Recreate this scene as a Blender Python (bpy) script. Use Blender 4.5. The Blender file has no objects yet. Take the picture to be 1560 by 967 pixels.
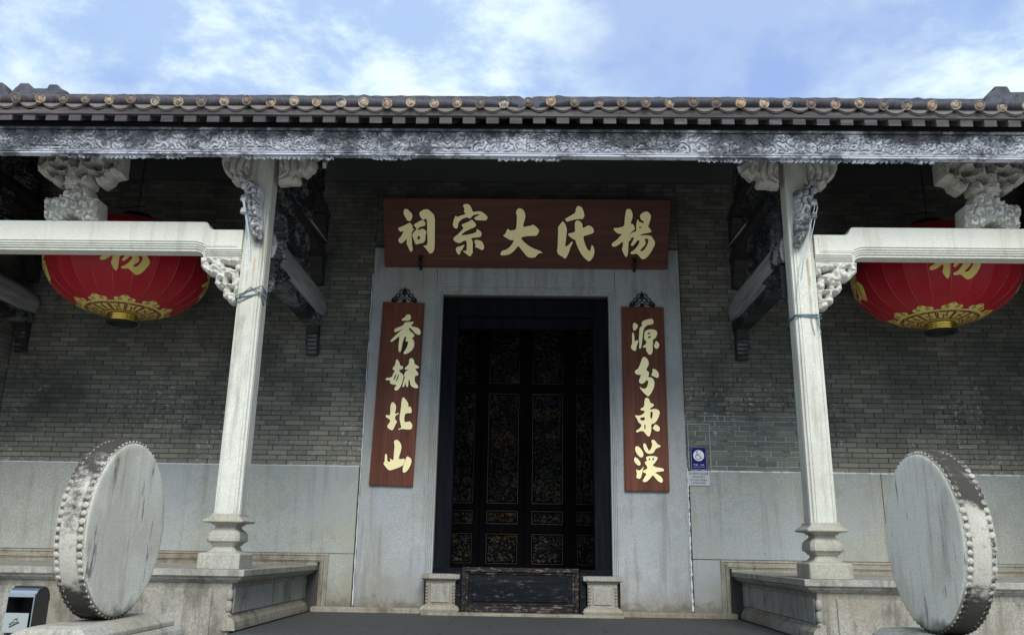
import bpy, bmesh, math, random
import numpy as np
from math import sin, cos, pi, radians, sqrt, atan2
from mathutils import Vector, Matrix

random.seed(7)
SC = bpy.context.scene
COL = SC.collection

# ------------------------------------------------------------------ camera
CAM_POS = (0.035, -11.3, 0.86)
def make_camera():
    pitch, roll, yaw = radians(15.5), radians(0.93), radians(1.2)
    fw = Vector((-sin(yaw)*cos(pitch), cos(yaw)*cos(pitch), sin(pitch)))
    rt0 = Vector((cos(yaw), sin(yaw), 0)); up0 = rt0.cross(fw)
    rt = cos(roll)*rt0 + sin(roll)*up0
    up = -sin(roll)*rt0 + cos(roll)*up0
    cd = bpy.data.cameras.new('camera'); co = bpy.data.objects.new('camera', cd); COL.objects.link(co)
    cd.sensor_width = 36; cd.lens = 1278/1560*36; cd.clip_end = 2000; cd.clip_start = 0.05
    M = Matrix((rt, up, -fw)).transposed().to_4x4(); M.translation = CAM_POS
    co.matrix_world = M
    SC.camera = co
make_camera()

# ------------------------------------------------------------------ light
SUN_EL, SUN_AZ = 39, 9      # degrees; azimuth measured from behind the camera towards its right
EXPOSURE = 1.08
def make_light():
    w = bpy.data.worlds.new('World'); SC.world = w; w.use_nodes = True
    nt = w.node_tree; N = nt.nodes; L = nt.links
    for n in list(N): N.remove(n)
    out = N.new('ShaderNodeOutputWorld'); bg = N.new('ShaderNodeBackground'); bg.inputs['Strength'].default_value = 0.105
    sky = N.new('ShaderNodeTexSky'); sky.sky_type = 'NISHITA'; sky.sun_disc = False
    sky.sun_elevation = radians(SUN_EL); sky.sun_rotation = radians(180 - SUN_AZ)
    sky.air_density = 1.0; sky.dust_density = 1.5; sky.ozone_density = 2.0
    tc = N.new('ShaderNodeTexCoord')
    mpd = N.new('ShaderNodeMapping'); mpd.inputs['Scale'].default_value = (1, 1, 1.8); L.new(tc.outputs['Generated'], mpd.inputs[0])
    def noise(scale, detail, rough, off, dist=0.0):
        mp = N.new('ShaderNodeMapping'); mp.inputs['Location'].default_value = off; L.new(mpd.outputs[0], mp.inputs[0])
        n = N.new('ShaderNodeTexNoise'); n.inputs['Scale'].default_value = scale; n.inputs['Detail'].default_value = detail
        n.inputs['Roughness'].default_value = rough; n.inputs['Distortion'].default_value = dist
        L.new(mp.outputs[0], n.inputs['Vector']); return n
    def ramp(src, a, b):
        r = N.new('ShaderNodeMapRange'); r.interpolation_type = 'SMOOTHSTEP'
        r.inputs[1].default_value = a; r.inputs[2].default_value = b; L.new(src, r.inputs[0]); return r
    n1 = noise(1.7, 10, 0.58, CLOUD_OFF, 0.1); m1 = ramp(n1.outputs[0], 0.42, 0.58); m1.inputs[3].default_value = 0.22
    n2 = noise(5.5, 8, 0.6, (4.1, 1.7, CLOUD_OFF[2]), 0.2); m2 = ramp(n2.outputs[0], 0.40, 0.60)
    # blue of the gaps: Nishita warmed towards the photograph's periwinkle
    tint = N.new('ShaderNodeMix'); tint.data_type = 'RGBA'; tint.blend_type = 'MIX'; tint.inputs[0].default_value = 0.72
    L.new(sky.outputs[0], tint.inputs[6]); tint.inputs[7].default_value = (1.6, 2.25, 4.15, 1)
    cl = N.new('ShaderNodeMix'); cl.data_type = 'RGBA'; L.new(m2.outputs[0], cl.inputs[0])
    cl.inputs[6].default_value = (2.1, 2.9, 4.3, 1); cl.inputs[7].default_value = (4.1, 4.85, 5.0, 1)
    fin = N.new('ShaderNodeMix'); fin.data_type = 'RGBA'; L.new(m1.outputs[0], fin.inputs[0])
    L.new(tint.outputs[2], fin.inputs[6]); L.new(cl.outputs[2], fin.inputs[7])
    L.new(fin.outputs[2], bg.inputs[0]); L.new(bg.outputs[0], out.inputs[0])
    sd = bpy.data.lights.new('sun', 'SUN'); sd.energy = 1.6; sd.angle = radians(28); sd.color = (1.0, 0.965, 0.90)
    so = bpy.data.objects.new('sun', sd); COL.objects.link(so)
    d = Vector((sin(radians(SUN_AZ))*cos(radians(SUN_EL)), -cos(radians(SUN_AZ))*cos(radians(SUN_EL)), sin(radians(SUN_EL))))
    so.rotation_euler = d.to_track_quat('Z', 'Y').to_euler(); so.location = (5, -30, 25)
    v = SC.view_settings; v.view_transform = 'Standard'; v.look = 'None'; v.gamma = 1; v.use_curve_mapping = False
    v.exposure = EXPOSURE
CLOUD_OFF = (8.788, 4.482, -2.769)
make_light()

# ------------------------------------------------------------------ materials
class NT:
    def __init__(s, name):
        s.m = bpy.data.materials.new(name); s.m.use_nodes = True; s.t = s.m.node_tree; s.N = s.t.nodes; s.L = s.t.links
        s.b = s.N['Principled BSDF']; s.geo = s.N.new('ShaderNodeNewGeometry'); s.pos = s.geo.outputs['Position']
    def lk(s, a, b):
        if hasattr(a, 'is_output') or hasattr(a, 'links'): s.L.new(a, b)
        else: b.default_value = a
    def math(s, op, a, b=0.0, c=None):
        n = s.N.new('ShaderNodeMath'); n.operation = op; s.lk(a, n.inputs[0]); s.lk(b, n.inputs[1])
        if c is not None: s.lk(c, n.inputs[2])
        return n.outputs[0]
    def noise(s, scale, detail=4, rough=0.55, vec=None, stretch=(1, 1, 1), off=(0, 0, 0), dist=0.0):
        mp = s.N.new('ShaderNodeMapping'); mp.inputs['Scale'].default_value = stretch; mp.inputs['Location'].default_value = off
        s.L.new(vec or s.pos, mp.inputs[0])
        n = s.N.new('ShaderNodeTexNoise'); n.inputs['Scale'].default_value = scale; n.inputs['Detail'].default_value = detail
        n.inputs['Roughness'].default_value = rough; n.inputs['Distortion'].default_value = dist
        s.L.new(mp.outputs[0], n.inputs['Vector']); return n.outputs[0]
    def ramp(s, v, a, b, lo=0.0, hi=1.0):
        r = s.N.new('ShaderNodeMapRange'); r.interpolation_type = 'SMOOTHSTEP'
        for i, x in ((0, v), (1, a), (2, b), (3, lo), (4, hi)): s.lk(x, r.inputs[i])
        return r.outputs[0]
    def mix(s, f, a, b, mode='MIX'):
        n = s.N.new('ShaderNodeMix'); n.data_type = 'RGBA'; n.blend_type = mode
        s.lk(f, n.inputs[0])
        for x, i in ((a, 6), (b, 7)):
            s.lk((x[0], x[1], x[2], 1) if isinstance(x, tuple) else x, n.inputs[i])
        return n.outputs[2]
    def xyz(s, v=None):
        n = s.N.new('ShaderNodeSeparateXYZ'); s.L.new(v or s.pos, n.inputs[0]); return n.outputs
    def bump(s, h, strength=0.3, dist=0.01):
        n = s.N.new('ShaderNodeBump'); n.inputs['Strength'].default_value = strength; n.inputs['Distance'].default_value = dist
        s.L.new(h, n.inputs['Height']); s.L.new(n.outputs[0], s.b.inputs['Normal'])
    def fin(s, col, rough=0.8, spec=0.3, metal=0.0):
        s.lk((col[0], col[1], col[2], 1) if isinstance(col, tuple) else col, s.b.inputs['Base Color'])
        s.lk(rough, s.b.inputs['Roughness']); s.b.inputs['Specular IOR Level'].default_value = spec
        s.b.inputs['Metallic'].default_value = metal
        return s.m

def stone(name, base, light=1.20, mid=0.76, stain=(0.20, 0.17, 0.12), stain_amt=0.45, dark=(0.06, 0.06, 0.055), dark_amt=0.0, foot=0, rust=(),
          grain=1.0, streak=0.35, tint=None, off=0.0):
    n = NT(name)
    sp1 = n.noise(60*grain, 4, 0.75); sp2 = n.noise(190*grain, 2, 0.6, off=(3, 1, off))
    f = n.ramp(sp1, 0.36, 0.64)
    c = n.mix(f, tuple(x*mid for x in base), tuple(min(0.9, x*light) for x in base))
    c = n.mix(n.ramp(sp2, 0.60, 0.68, 0, 0.55), c, tuple(x*0.30 for x in base))
    big = n.noise(0.9, 5, 0.6, off=(off, 5, 2))
    c = n.mix(n.ramp(big, 0.42, 0.66, 0, stain_amt), c, stain)
    c = n.mix(n.ramp(n.noise(4.5, 6, 0.65, off=(off, 3, 3)), 0.48, 0.68, 0, stain_amt*0.7), c, tuple(x*0.62 for x in base))
    if tint: c = n.mix(n.ramp(n.noise(0.55, 4, 0.55, off=(9, off, 4)), 0.4, 0.65, 0, 0.6), c, tint)
    st = n.noise(3.0, 5, 0.62, stretch=(3.0, 3.0, 0.22), off=(off, 0, 0))
    c = n.mix(n.ramp(st, 0.50, 0.68, 0, streak), c, tuple(x*0.55 for x in stain))
    if dark_amt:
        dk = n.noise(2.4, 8, 0.68, stretch=(1.3, 1.3, 0.6), off=(1, off, 7))
        c = n.mix(n.ramp(dk, 0.52, 0.64, 0, dark_amt), c, dark)
    if foot:      # rising damp and splash dirt at the foot of the wall
        z = n.math('ADD', n.xyz()[2], n.math('MULTIPLY', n.noise(2.2, 6, 0.65, off=(off, 0, 6)), 0.9))
        c = n.mix(n.ramp(z, 1.15, 0.55, 0, 0.55), c, (0.20, 0.18, 0.135))
        z2 = n.math('ADD', n.xyz()[2], n.math('MULTIPLY', n.noise(9, 6, 0.7, off=(off, 4, 6)), 0.5))
        c = n.mix(n.ramp(z2, 0.55, 0.36, 0, 0.7), c, (0.10, 0.09, 0.07))
    for sx, sw, z0, z1, col, am in rust:      # rust and damp runs with a place of their own
        p = n.xyz(); d = n.math('ABSOLUTE', n.math('SUBTRACT', n.math('ADD', p[0], n.math('MULTIPLY', n.math('SUBTRACT', n.noise(5, 3, 0.5), 0.5), sw*1.2)), sx))
        mk = n.math('MULTIPLY', n.ramp(d, sw, sw*.2), n.math('MULTIPLY', n.ramp(p[2], z1, z1-.08), n.ramp(p[2], z0, z0+(z1-z0)*.6)))
        c = n.mix(n.math('MULTIPLY', mk, n.ramp(n.noise(14, 5, 0.7, stretch=(1, 1, .25)), 0.3, 0.55, 0, am)), c, col)
    pit = n.noise(22, 3, 0.6, off=(0, 2, off))
    c = n.mix(n.ramp(pit, 0.73, 0.77, 0, 0.8), c, tuple(x*0.18 for x in base))
    h = n.math('ADD', n.math('MULTIPLY', sp1, 0.5), n.math('MULTIPLY', n.noise(14, 4, 0.6), 0.8))
    n.bump(h, 0.35, 0.006)
    return n.fin(c, 0.82, 0.25)

def lichen_stone(name, off=0.0, band=True):
    """weathered drum stone: pale granite with black lichen on rim and rain streaks on the faces"""
    n = NT(name)
    sp1 = n.noise(95, 3, 0.7)
    c = n.mix(n.ramp(sp1, 0.35, 0.65), (0.59, 0.575, 0.48), (0.82, 0.80, 0.70))
    c = n.mix(n.ramp(n.noise(1.7, 5, 0.6, off=(off, 1, 0)), 0.42, 0.66, 0, 0.40), c, (0.40, 0.35, 0.25))
    nx = n.math('ABSOLUTE', n.xyz(n.geo.outputs['True Normal'])[0])
    rim = n.ramp(nx, 0.55, 0.8, 1.0, 0.0)
    c = n.mix(n.math('MULTIPLY', rim, 0.55), c, (0.265, 0.262, 0.235))
    a = n.math('ADD', n.math('MULTIPLY', n.noise(2.3, 8, 0.66, off=(off, 3, 1), dist=0.4), 0.58), n.math('MULTIPLY', n.noise(17, 7, 0.75, stretch=(.5, 1, 1), off=(off, 1, 1)), 0.42))
    z = n.xyz()[2]
    topb = n.ramp(z, 1.0, 1.42, 0.0, 0.13); lowb = n.ramp(z, 0.78, 0.50, 0.0, 0.13)
    a2 = n.math('ADD', n.math('ADD', a, topb), lowb)
    m = n.math('MULTIPLY', n.ramp(a2, 0.478, 0.60), rim)
    c = n.mix(n.math('MULTIPLY', m, 0.9), c, (0.022, 0.020, 0.018))
    s = n.noise(4.5, 7, 0.68, stretch=(2.2, 2.2, 0.30), off=(off, 6, 2))
    face = n.ramp(nx, 0.6, 0.85)
    c = n.mix(n.math('MULTIPLY', n.ramp(s, 0.49, 0.68, 0, 0.45), face), c, (0.26, 0.24, 0.185))
    s2 = n.noise(9, 6, 0.7, stretch=(1.5, 1.5, 0.22), off=(off, 2, 9))
    c = n.mix(n.math('MULTIPLY', n.ramp(s2, 0.60, 0.67, 0, 0.75), face), c, (0.05, 0.05, 0.045))
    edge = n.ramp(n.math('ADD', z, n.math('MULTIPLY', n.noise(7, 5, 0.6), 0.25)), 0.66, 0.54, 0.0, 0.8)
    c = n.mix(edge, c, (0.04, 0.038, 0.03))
    if band:
        tc = n.N.new('ShaderNodeTexCoord'); ax = n.math('ABSOLUTE', n.xyz(tc.outputs['Object'])[0])
        dist = n.math('ABSOLUTE', n.math('SUBTRACT', ax, 0.066))
        g = n.math('MULTIPLY', n.ramp(dist, 0.022, 0.008), rim)
        c = n.mix(n.math('MULTIPLY', g, n.ramp(n.noise(20, 4, 0.6, off=(off, 8, 0)), 0.35, 0.6, 0.35, 0.95)), c, (0.06, 0.056, 0.048))
    h = n.math('ADD', n.math('MULTIPLY', sp1, 0.6), n.noise(12, 5, 0.65))
    n.bump(h, 0.5, 0.008)
    return n.fin(c, 0.95, 0.03)

def brick_mat(name):
    n = NT(name)
    ob = n.N.new('ShaderNodeObjectInfo').outputs['Random']
    isl = n.geo.outputs['Random Per Island']
    r = n.math('FRACT', n.math('ADD', ob, n.math('MULTIPLY', isl, 7.31)))
    r2 = n.math('FRACT', n.math('MULTIPLY', r, 17.7))
    c = n.mix(r, (0.115, 0.120, 0.100), (0.225, 0.222, 0.182))
    c = n.mix(n.ramp(r2, 0.6, 1.0, 0, 0.55), c, (0.135, 0.115, 0.088))
    p = n.xyz()
    reg = n.ramp(n.noise(0.8, 5, 0.6, off=(2, 0, 1)), 0.42, 0.62)
    c = n.mix(n.math('MULTIPLY', reg, 0.55), c, (0.050, 0.066, 0.060))
    c = n.mix(n.ramp(n.noise(1.6, 6, 0.65, off=(5, 2, 8)), 0.50, 0.68, 0, 0.5), c, (0.040, 0.046, 0.044))
    c = n.mix(n.ramp(n.math('ADD', p[2], n.math('MULTIPLY', n.noise(1.2, 4, 0.6), 0.8)), 3.1, 2.3, 0, 0.65), c, n.mix(r, (0.19, 0.188, 0.15), (0.27, 0.265, 0.215)))
    c = n.mix(n.ramp(n.noise(26, 4, 0.7), 0.5, 0.75, 0, 0.35), c, (0.19, 0.19, 0.17))
    # relaid, cleaner bricks beside the blue sign
    q = n.math('MULTIPLY', n.ramp(p[0], 2.05, 2.2), n.ramp(p[0], 3.85, 3.6))
    q = n.math('MULTIPLY', q, n.ramp(n.math('ADD', p[2], n.math('MULTIPLY', n.noise(3, 3, 0.5), 0.12)), 2.70, 2.60))
    c = n.mix(n.math('MULTIPLY', q, 0.7), c, n.mix(r, (0.115, 0.135, 0.115), (0.20, 0.225, 0.185)))
    # flaking whitewash specks
    w = n.noise(16, 8, 0.75, stretch=(1, 1, 1.5), off=(4, 0, 3), dist=0.5)
    wr = n.ramp(n.noise(0.9, 4, 0.6, off=(7, 0, 2)), 0.45, 0.56)
    def spot(cx, cz, r):
        d = n.math('SQRT', n.math('ADD', n.math('POWER', n.math('ABSOLUTE', n.math('SUBTRACT', p[0], cx)), 2.0), n.math('POWER', n.math('ABSOLUTE', n.math('SUBTRACT', p[2], cz)), 2.0)))
        return n.ramp(d, r, r*.25)
    wr = n.math('MAXIMUM', n.math('MULTIPLY', wr, .7), n.math('MAXIMUM', spot(-5.0, 2.75, .75), n.math('MAXIMUM', spot(5.9, 2.65, .6), spot(2.9, 2.95, .55))))
    low = n.ramp(p[2], 3.5, 2.9)
    c = n.mix(n.math('MULTIPLY', n.math('MULTIPLY', n.ramp(w, 0.560, 0.60), wr), n.math('MULTIPLY', low, 0.85)), c, (0.50, 0.52, 0.50))
    n.bump(n.math('ADD', n.noise(40, 5, 0.65), n.noise(9, 3, 0.5)), 0.45, 0.006)
    return n.fin(c, 0.85, 0.25)

def mortar_mat(name):
    n = NT(name)
    p = n.xyz()
    c = n.mix(n.noise(12, 4, 0.6), (0.050, 0.053, 0.048), (0.090, 0.090, 0.080))
    q = n.math('MULTIPLY', n.ramp(p[0], 2.05, 2.15), n.ramp(p[0], 3.95, 3.7))
    q = n.math('MULTIPLY', q, n.math('MULTIPLY', n.ramp(p[2], 2.72, 2.64), n.ramp(p[2], 1.8, 1.85)))
    c = n.mix(n.math('MULTIPLY', q, n.ramp(n.noise(5, 4, 0.6), 0.34, 0.5)), c, (0.62, 0.64, 0.60))
    return n.fin(c, 0.9, 0.2)

def wood(name, a, b, rough=0.5, along='X', spec=0.4, scale=1.0, wear=None, wear_amt=0.5, wear_t=0.58):
    n = NT(name)
    st = {'X': (0.25, 4, 4), 'Z': (4, 4, 0.25), 'Y': (4, 0.25, 4)}[along]
    g = n.noise(5*scale, 7, 0.62, stretch=st, dist=1.2)
    c = n.mix(n.ramp(g, 0.3, 0.7), a, b)
    g2 = n.noise(1.3, 3, 0.5, stretch=st)
    c = n.mix(n.ramp(g2, 0.4, 0.7, 0, 0.5), c, tuple(x*0.6 for x in a))
    if wear:
        w = n.noise(6*scale*scale, 9, 0.75, stretch={'X': (0.35, 1, 1.6), 'Z': (1.6, 1, .35), 'Y': (1, .35, 1)}[along], dist=0.6)
        c = n.mix(n.ramp(w, wear_t, wear_t+0.07, 0, wear_amt), c, wear)
    n.bump(g, 0.25, 0.003)
    return n.fin(c, rough, spec)

def plain(name, col, rough=0.6, spec=0.4, metal=0.0, var=0.25, scale=6, bump=0.0):
    n = NT(name)
    c = n.mix(n.noise(scale, 5, 0.6), tuple(x*(1-var) for x in col), tuple(min(1, x*(1+var)) for x in col))
    if bump: n.bump(n.noise(scale*8, 4, 0.6), bump, 0.004)
    return n.fin(c, rough, spec, metal)

def carved_white(name, dark=(0.07, 0.075, 0.085), pale=(0.62, 0.66, 0.76), t0=0.40, t1=0.58, pit=True, fade=None):
    """old limewash over dark carved work: paler on proud surfaces, darker in hollows and by height, lost in patches"""
    n = NT(name)
    a = n.noise(2.2, 8, 0.7, stretch=(0.8, 1, 1.6), off=(3, 2, 8))
    b = n.noise(24, 4, 0.6)
    av = n.math('ADD', a, n.math('MULTIPLY', n.math('SUBTRACT', b, 0.5), 0.35))
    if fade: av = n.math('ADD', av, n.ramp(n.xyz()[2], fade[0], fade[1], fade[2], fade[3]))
    m = n.ramp(av, t0, t1)
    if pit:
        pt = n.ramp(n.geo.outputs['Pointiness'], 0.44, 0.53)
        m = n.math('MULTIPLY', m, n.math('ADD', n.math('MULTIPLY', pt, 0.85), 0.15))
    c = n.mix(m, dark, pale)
    n.bump(b, 0.3, 0.004)
    return n.fin(c, 0.85, 0.2)

M = {}
M['column'] = stone('column_granite', (0.62, 0.63, 0.56), light=1.08, mid=.86, stain=(0.40, 0.385, 0.30), stain_amt=0.45, streak=0.50, off=1.3,
    rust=((2.995, .022, 3.0, 3.95, (0.30, 0.19, 0.10), .75), (3.035, .012, 2.95, 3.35, (0.36, 0.24, 0.12), .6), (-3.0, .06, 2.6, 3.25, (0.30, 0.31, 0.24), .8), (-2.93, .02, 3.3, 3.9, (0.38, 0.27, 0.16), .6), (-2.995, .012, 3.4, 3.75, (0.36, 0.22, 0.15), .5), (3.07, .03, 3.5, 4.4, (.25, .24, .2), .6)))
M['beam'] = stone('beam_granite', (0.66, 0.67, 0.59), light=1.07, mid=.88, stain=(0.45, 0.40, 0.28), stain_amt=0.18, streak=0.22, off=4.1)
M['dado'] = stone('dado_granite', (0.35, 0.37, 0.34), foot=1, stain=(0.31, 0.31, 0.22), stain_amt=0.5, streak=0.35, tint=(0.30, 0.335, 0.37), off=2.2)
M['portal'] = stone('portal_granite', (0.365, 0.385, 0.385), light=1.16, mid=.82, stain=(0.27, 0.27, 0.21), stain_amt=0.5, streak=0.40, tint=(0.315, 0.35, 0.395), off=6.6, foot=1)
M['plinth'] = stone('plinth_granite', (0.31, 0.30, 0.255), stain=(0.20, 0.165, 0.11), stain_amt=0.6, streak=0.6, dark_amt=0.55, off=8.2)
M['cap'] = stone('cap_granite', (0.34, 0.335, 0.30), stain=(0.21, 0.185, 0.135), stain_amt=0.5, streak=0.55, dark_amt=0.5, off=3.7)
M['moulding'] = stone('moulding_granite', (0.31, 0.295, 0.24), stain=(0.20, 0.15, 0.09), stain_amt=0.65, streak=0.5, dark_amt=0.55, off=5.5)
M['carved'] = stone('carved_granite', (0.60, 0.60, 0.54), stain=(0.42, 0.37, 0.27), stain_amt=0.35, streak=0.3, off=7.7)
M['wing'] = stone('wing_granite', (0.54, 0.525, 0.475), stain=(0.38, 0.34, 0.26), stain_amt=0.4, streak=0.3, off=9.4)
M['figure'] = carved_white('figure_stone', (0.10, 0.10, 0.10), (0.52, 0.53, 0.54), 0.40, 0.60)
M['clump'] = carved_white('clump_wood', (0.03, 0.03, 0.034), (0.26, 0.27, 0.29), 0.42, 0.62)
M['drumL'] = lichen_stone('drum_granite', 2.0)
M['stud'] = lichen_stone('stud_granite', 3.3, band=False)
M['drumR'] = lichen_stone('drum_granite_darker', 5.3)
M['column_base'] = stone('column_base_granite', (0.38, 0.38, 0.325), stain=(0.30, 0.26, 0.18), stain_amt=0.4, streak=0.3, dark_amt=0.25, off=2.9)
M['pedestal'] = stone('pedestal_granite', (0.42, 0.41, 0.35), stain=(0.26, 0.22, 0.15), stain_amt=0.5, streak=0.3, dark_amt=0.45, off=0.7)
M['floor'] = stone('floor_stone', (0.062, 0.068, 0.070), stain=(0.07, 0.065, 0.055), stain_amt=0.4, streak=0.1, off=1.9)
M['ground'] = stone('ground_stone', (0.40, 0.39, 0.355), stain_amt=0.2, streak=0.0, off=3.1)
M['brick'] = brick_mat('blue_brick'); M['mortar'] = mortar_mat('mortar')
M['worn_grey'] = plain('worn_pale_plaster', (0.34, 0.36, 0.36), 0.85, 0.2, var=0.4, scale=25, bump=0.3)
M['caulk'] = plain('white_caulk', (0.62, 0.65, 0.69), 0.8, 0.2, var=0.12, scale=20, bump=0.3)
M['frieze'] = plain('grey_plaster', (0.105, 0.112, 0.105), 0.9, 0.2, var=0.2, scale=1.5)
M['boardred'] = wood('board_wood', (0.075, 0.026, 0.018), (0.130, 0.046, 0.030), 0.5, 'X', 0.22, 0.7)
M['boardredZ'] = wood('couplet_wood', (0.100, 0.028, 0.014), (0.170, 0.058, 0.030), 0.5, 'Z', 0.22, 0.7)
M['boarddark'] = plain('painted_shade_edge', (0.030, 0.014, 0.012), 0.6, 0.3)  # flat dark brown, paints the shade round the carved characters
M['gold'] = plain('gold_paint', (0.98, 0.84, 0.45), 0.42, 0.5, 0.5, var=0.05, scale=3)
M['gold_dim'] = plain('gold_edge', (0.30, 0.22, 0.10), 0.5, 0.4)
M['black_wood'] = wood('black_lacquer', (0.0045, 0.0055, 0.0075), (0.009, 0.011, 0.0145), 0.7, 'Z', 0.05, wear=(0.13, 0.13, 0.14), wear_amt=0.5, wear_t=0.70)
M['threshold'] = wood('threshold_wood', (0.006, 0.008, 0.011), (0.016, 0.018, 0.022), 0.7, 'X', 0.06, scale=2.0, wear=(0.20, 0.18, 0.175), wear_amt=0.45, wear_t=0.575)
M['threshold_frame'] = wood('threshold_frame_wood', (0.015, 0.014, 0.014), (0.035, 0.032, 0.030), 0.7, 'X', 0.08, scale=2.0, wear=(0.24, 0.20, 0.18), wear_amt=0.7, wear_t=0.535)
M['dark_wood'] = wood('old_dark_wood', (0.022, 0.022, 0.023), (0.050, 0.048, 0.046), 0.75, 'X', 0.25)
M['dark_carved'] = carved_white('dark_carved_wood', (0.020, 0.021, 0.024), (0.14, 0.145, 0.155), 0.45, 0.60)
M['pale_wood'] = wood('washed_beam_wood', (0.22, 0.22, 0.225), (0.42, 0.42, 0.43), 0.8, 'Y', 0.2, wear=(0.04, 0.04, 0.045), wear_amt=0.8, wear_t=0.62)
M['rafter'] = wood('rafter_wood', (0.055, 0.052, 0.056), (0.135, 0.12, 0.12), 0.85, 'X', 0.2, wear=(0.05, 0.05, 0.055), wear_amt=0.7, wear_t=0.55)
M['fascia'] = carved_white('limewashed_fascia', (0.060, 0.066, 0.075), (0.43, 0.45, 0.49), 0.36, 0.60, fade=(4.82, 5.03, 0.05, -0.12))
M['fringe'] = carved_white('limewashed_fringe', (0.12, 0.13, 0.15), (0.55, 0.58, 0.64), 0.40, 0.55, pit=False)
M['tile'] = plain('grey_roof_tile', (0.095, 0.092, 0.098), 0.9, 0.15, var=0.85, scale=14, bump=1.0)
M['panrim'] = plain('pan_tile_clay', (0.19, 0.165, 0.15), 0.85, 0.2, var=0.4, scale=9, bump=0.4)
def disc_mat():
    n = NT('tile_end_clay'); r = n.N.new('ShaderNodeObjectInfo').outputs['Random']
    c = n.mix(r, (0.42, 0.30, 0.19), (0.46, 0.40, 0.31))
    c = n.mix(n.ramp(n.math('FRACT', n.math('MULTIPLY', r, 9.7)), 0.5, 0.9, 0, 0.8), c, (0.14, 0.115, 0.11))
    c = n.mix(n.ramp(n.noise(28, 6, 0.7), 0.42, 0.60, 0, 0.8), c, (0.085, 0.075, 0.07))
    n.bump(n.noise(60, 4, 0.6), 0.5, 0.006)
    return n.fin(c, 0.8, 0.2)
M['disc'] = disc_mat()
M['ridge'] = plain('ridge_mortar', (0.085, 0.088, 0.105), 0.9, 0.2, var=0.9, scale=12, bump=1.0)
def lantern_mat():
    n = NT('red_lantern_cloth')
    c = n.mix(n.noise(2.5, 4, 0.5), (0.31, 0.005, 0.015), (0.43, 0.009, 0.021))
    n.b.inputs['Sheen Weight'].default_value = 0.05
    n.b.inputs['Sheen Tint'].default_value = (1, 0.5, 0.45, 1)
    n.bump(n.math('ADD', n.math('MULTIPLY', n.noise(160, 2, 0.5), .2), n.noise(7, 4, 0.55, stretch=(1.6, 1.6, .45), dist=.8)), 0.35, 0.012)
    return n.fin(c, 0.40, 0.32)
M['lantern'] = lantern_mat()
M['lantern_red'] = plain('red_print', (0.16, 0.012, 0.014), 0.45, 0.4, var=0.1)
M['lantern_gold'] = plain('gold_print', (0.72, 0.58, 0.16), 0.35, 0.5, var=0.12, scale=4)
M['piping'] = plain('lantern_piping', (0.58, 0.16, 0.13), 0.45, 0.5, var=0.3, scale=3)
M['brass'] = plain('brass_cap', (0.85, 0.62, 0.14), 0.22, 0.6, 1.0, var=0.25, scale=30)
M['screen'] = wood('screen_lacquer', (0.003, 0.003, 0.004), (0.006, 0.006, 0.008), 0.7, 'Z', 0.05)
M['iron'] = plain('black_iron', (0.012, 0.013, 0.016), 0.5, 0.4, 0.3)
M['steel'] = plain('brushed_steel', (0.55, 0.57, 0.60), 0.28, 0.5, 1.0, var=0.08)
M['steel_dark'] = plain('dark_steel', (0.045, 0.048, 0.048), 0.35, 0.5, 0.6)
M['steel_face'] = plain('steel_front', (0.42, 0.46, 0.45), 0.42, 0.5, 0.55, var=0.06)
M['blue'] = plain('blue_enamel', (0.008, 0.014, 0.13), 0.6, 0.15, var=0.06)
M['white'] = plain('white_print', (0.80, 0.82, 0.84), 0.5, 0.4, var=0.03)
M['plate'] = plain('steel_plate', (0.42, 0.43, 0.45), 0.4, 0.5, 0.3, var=0.1)
M['ink'] = plain('black_print', (0.02, 0.02, 0.025), 0.6, 0.3)
M['bluewire'] = plain('blue_grey_wire', (0.10, 0.17, 0.20), 0.5, 0.4)
M['tape'] = plain('pale_tape', (0.50, 0.62, 0.68), 0.4, 0.5)
M['lamp_grey'] = plain('pale_lamp_metal', (0.36, 0.36, 0.36), 0.5, 0.4)
def ashgold():
    n = NT('gilt_carving')
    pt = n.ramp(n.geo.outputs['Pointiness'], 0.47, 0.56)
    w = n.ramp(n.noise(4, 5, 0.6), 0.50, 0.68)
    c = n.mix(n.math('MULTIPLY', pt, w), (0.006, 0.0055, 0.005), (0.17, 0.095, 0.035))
    return n.fin(c, 0.5, 0.4, 0.2)
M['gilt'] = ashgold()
M['gilt_line'] = plain('gilt_line', (0.045, 0.03, 0.016), 0.45, 0.5, 0.3)

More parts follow.
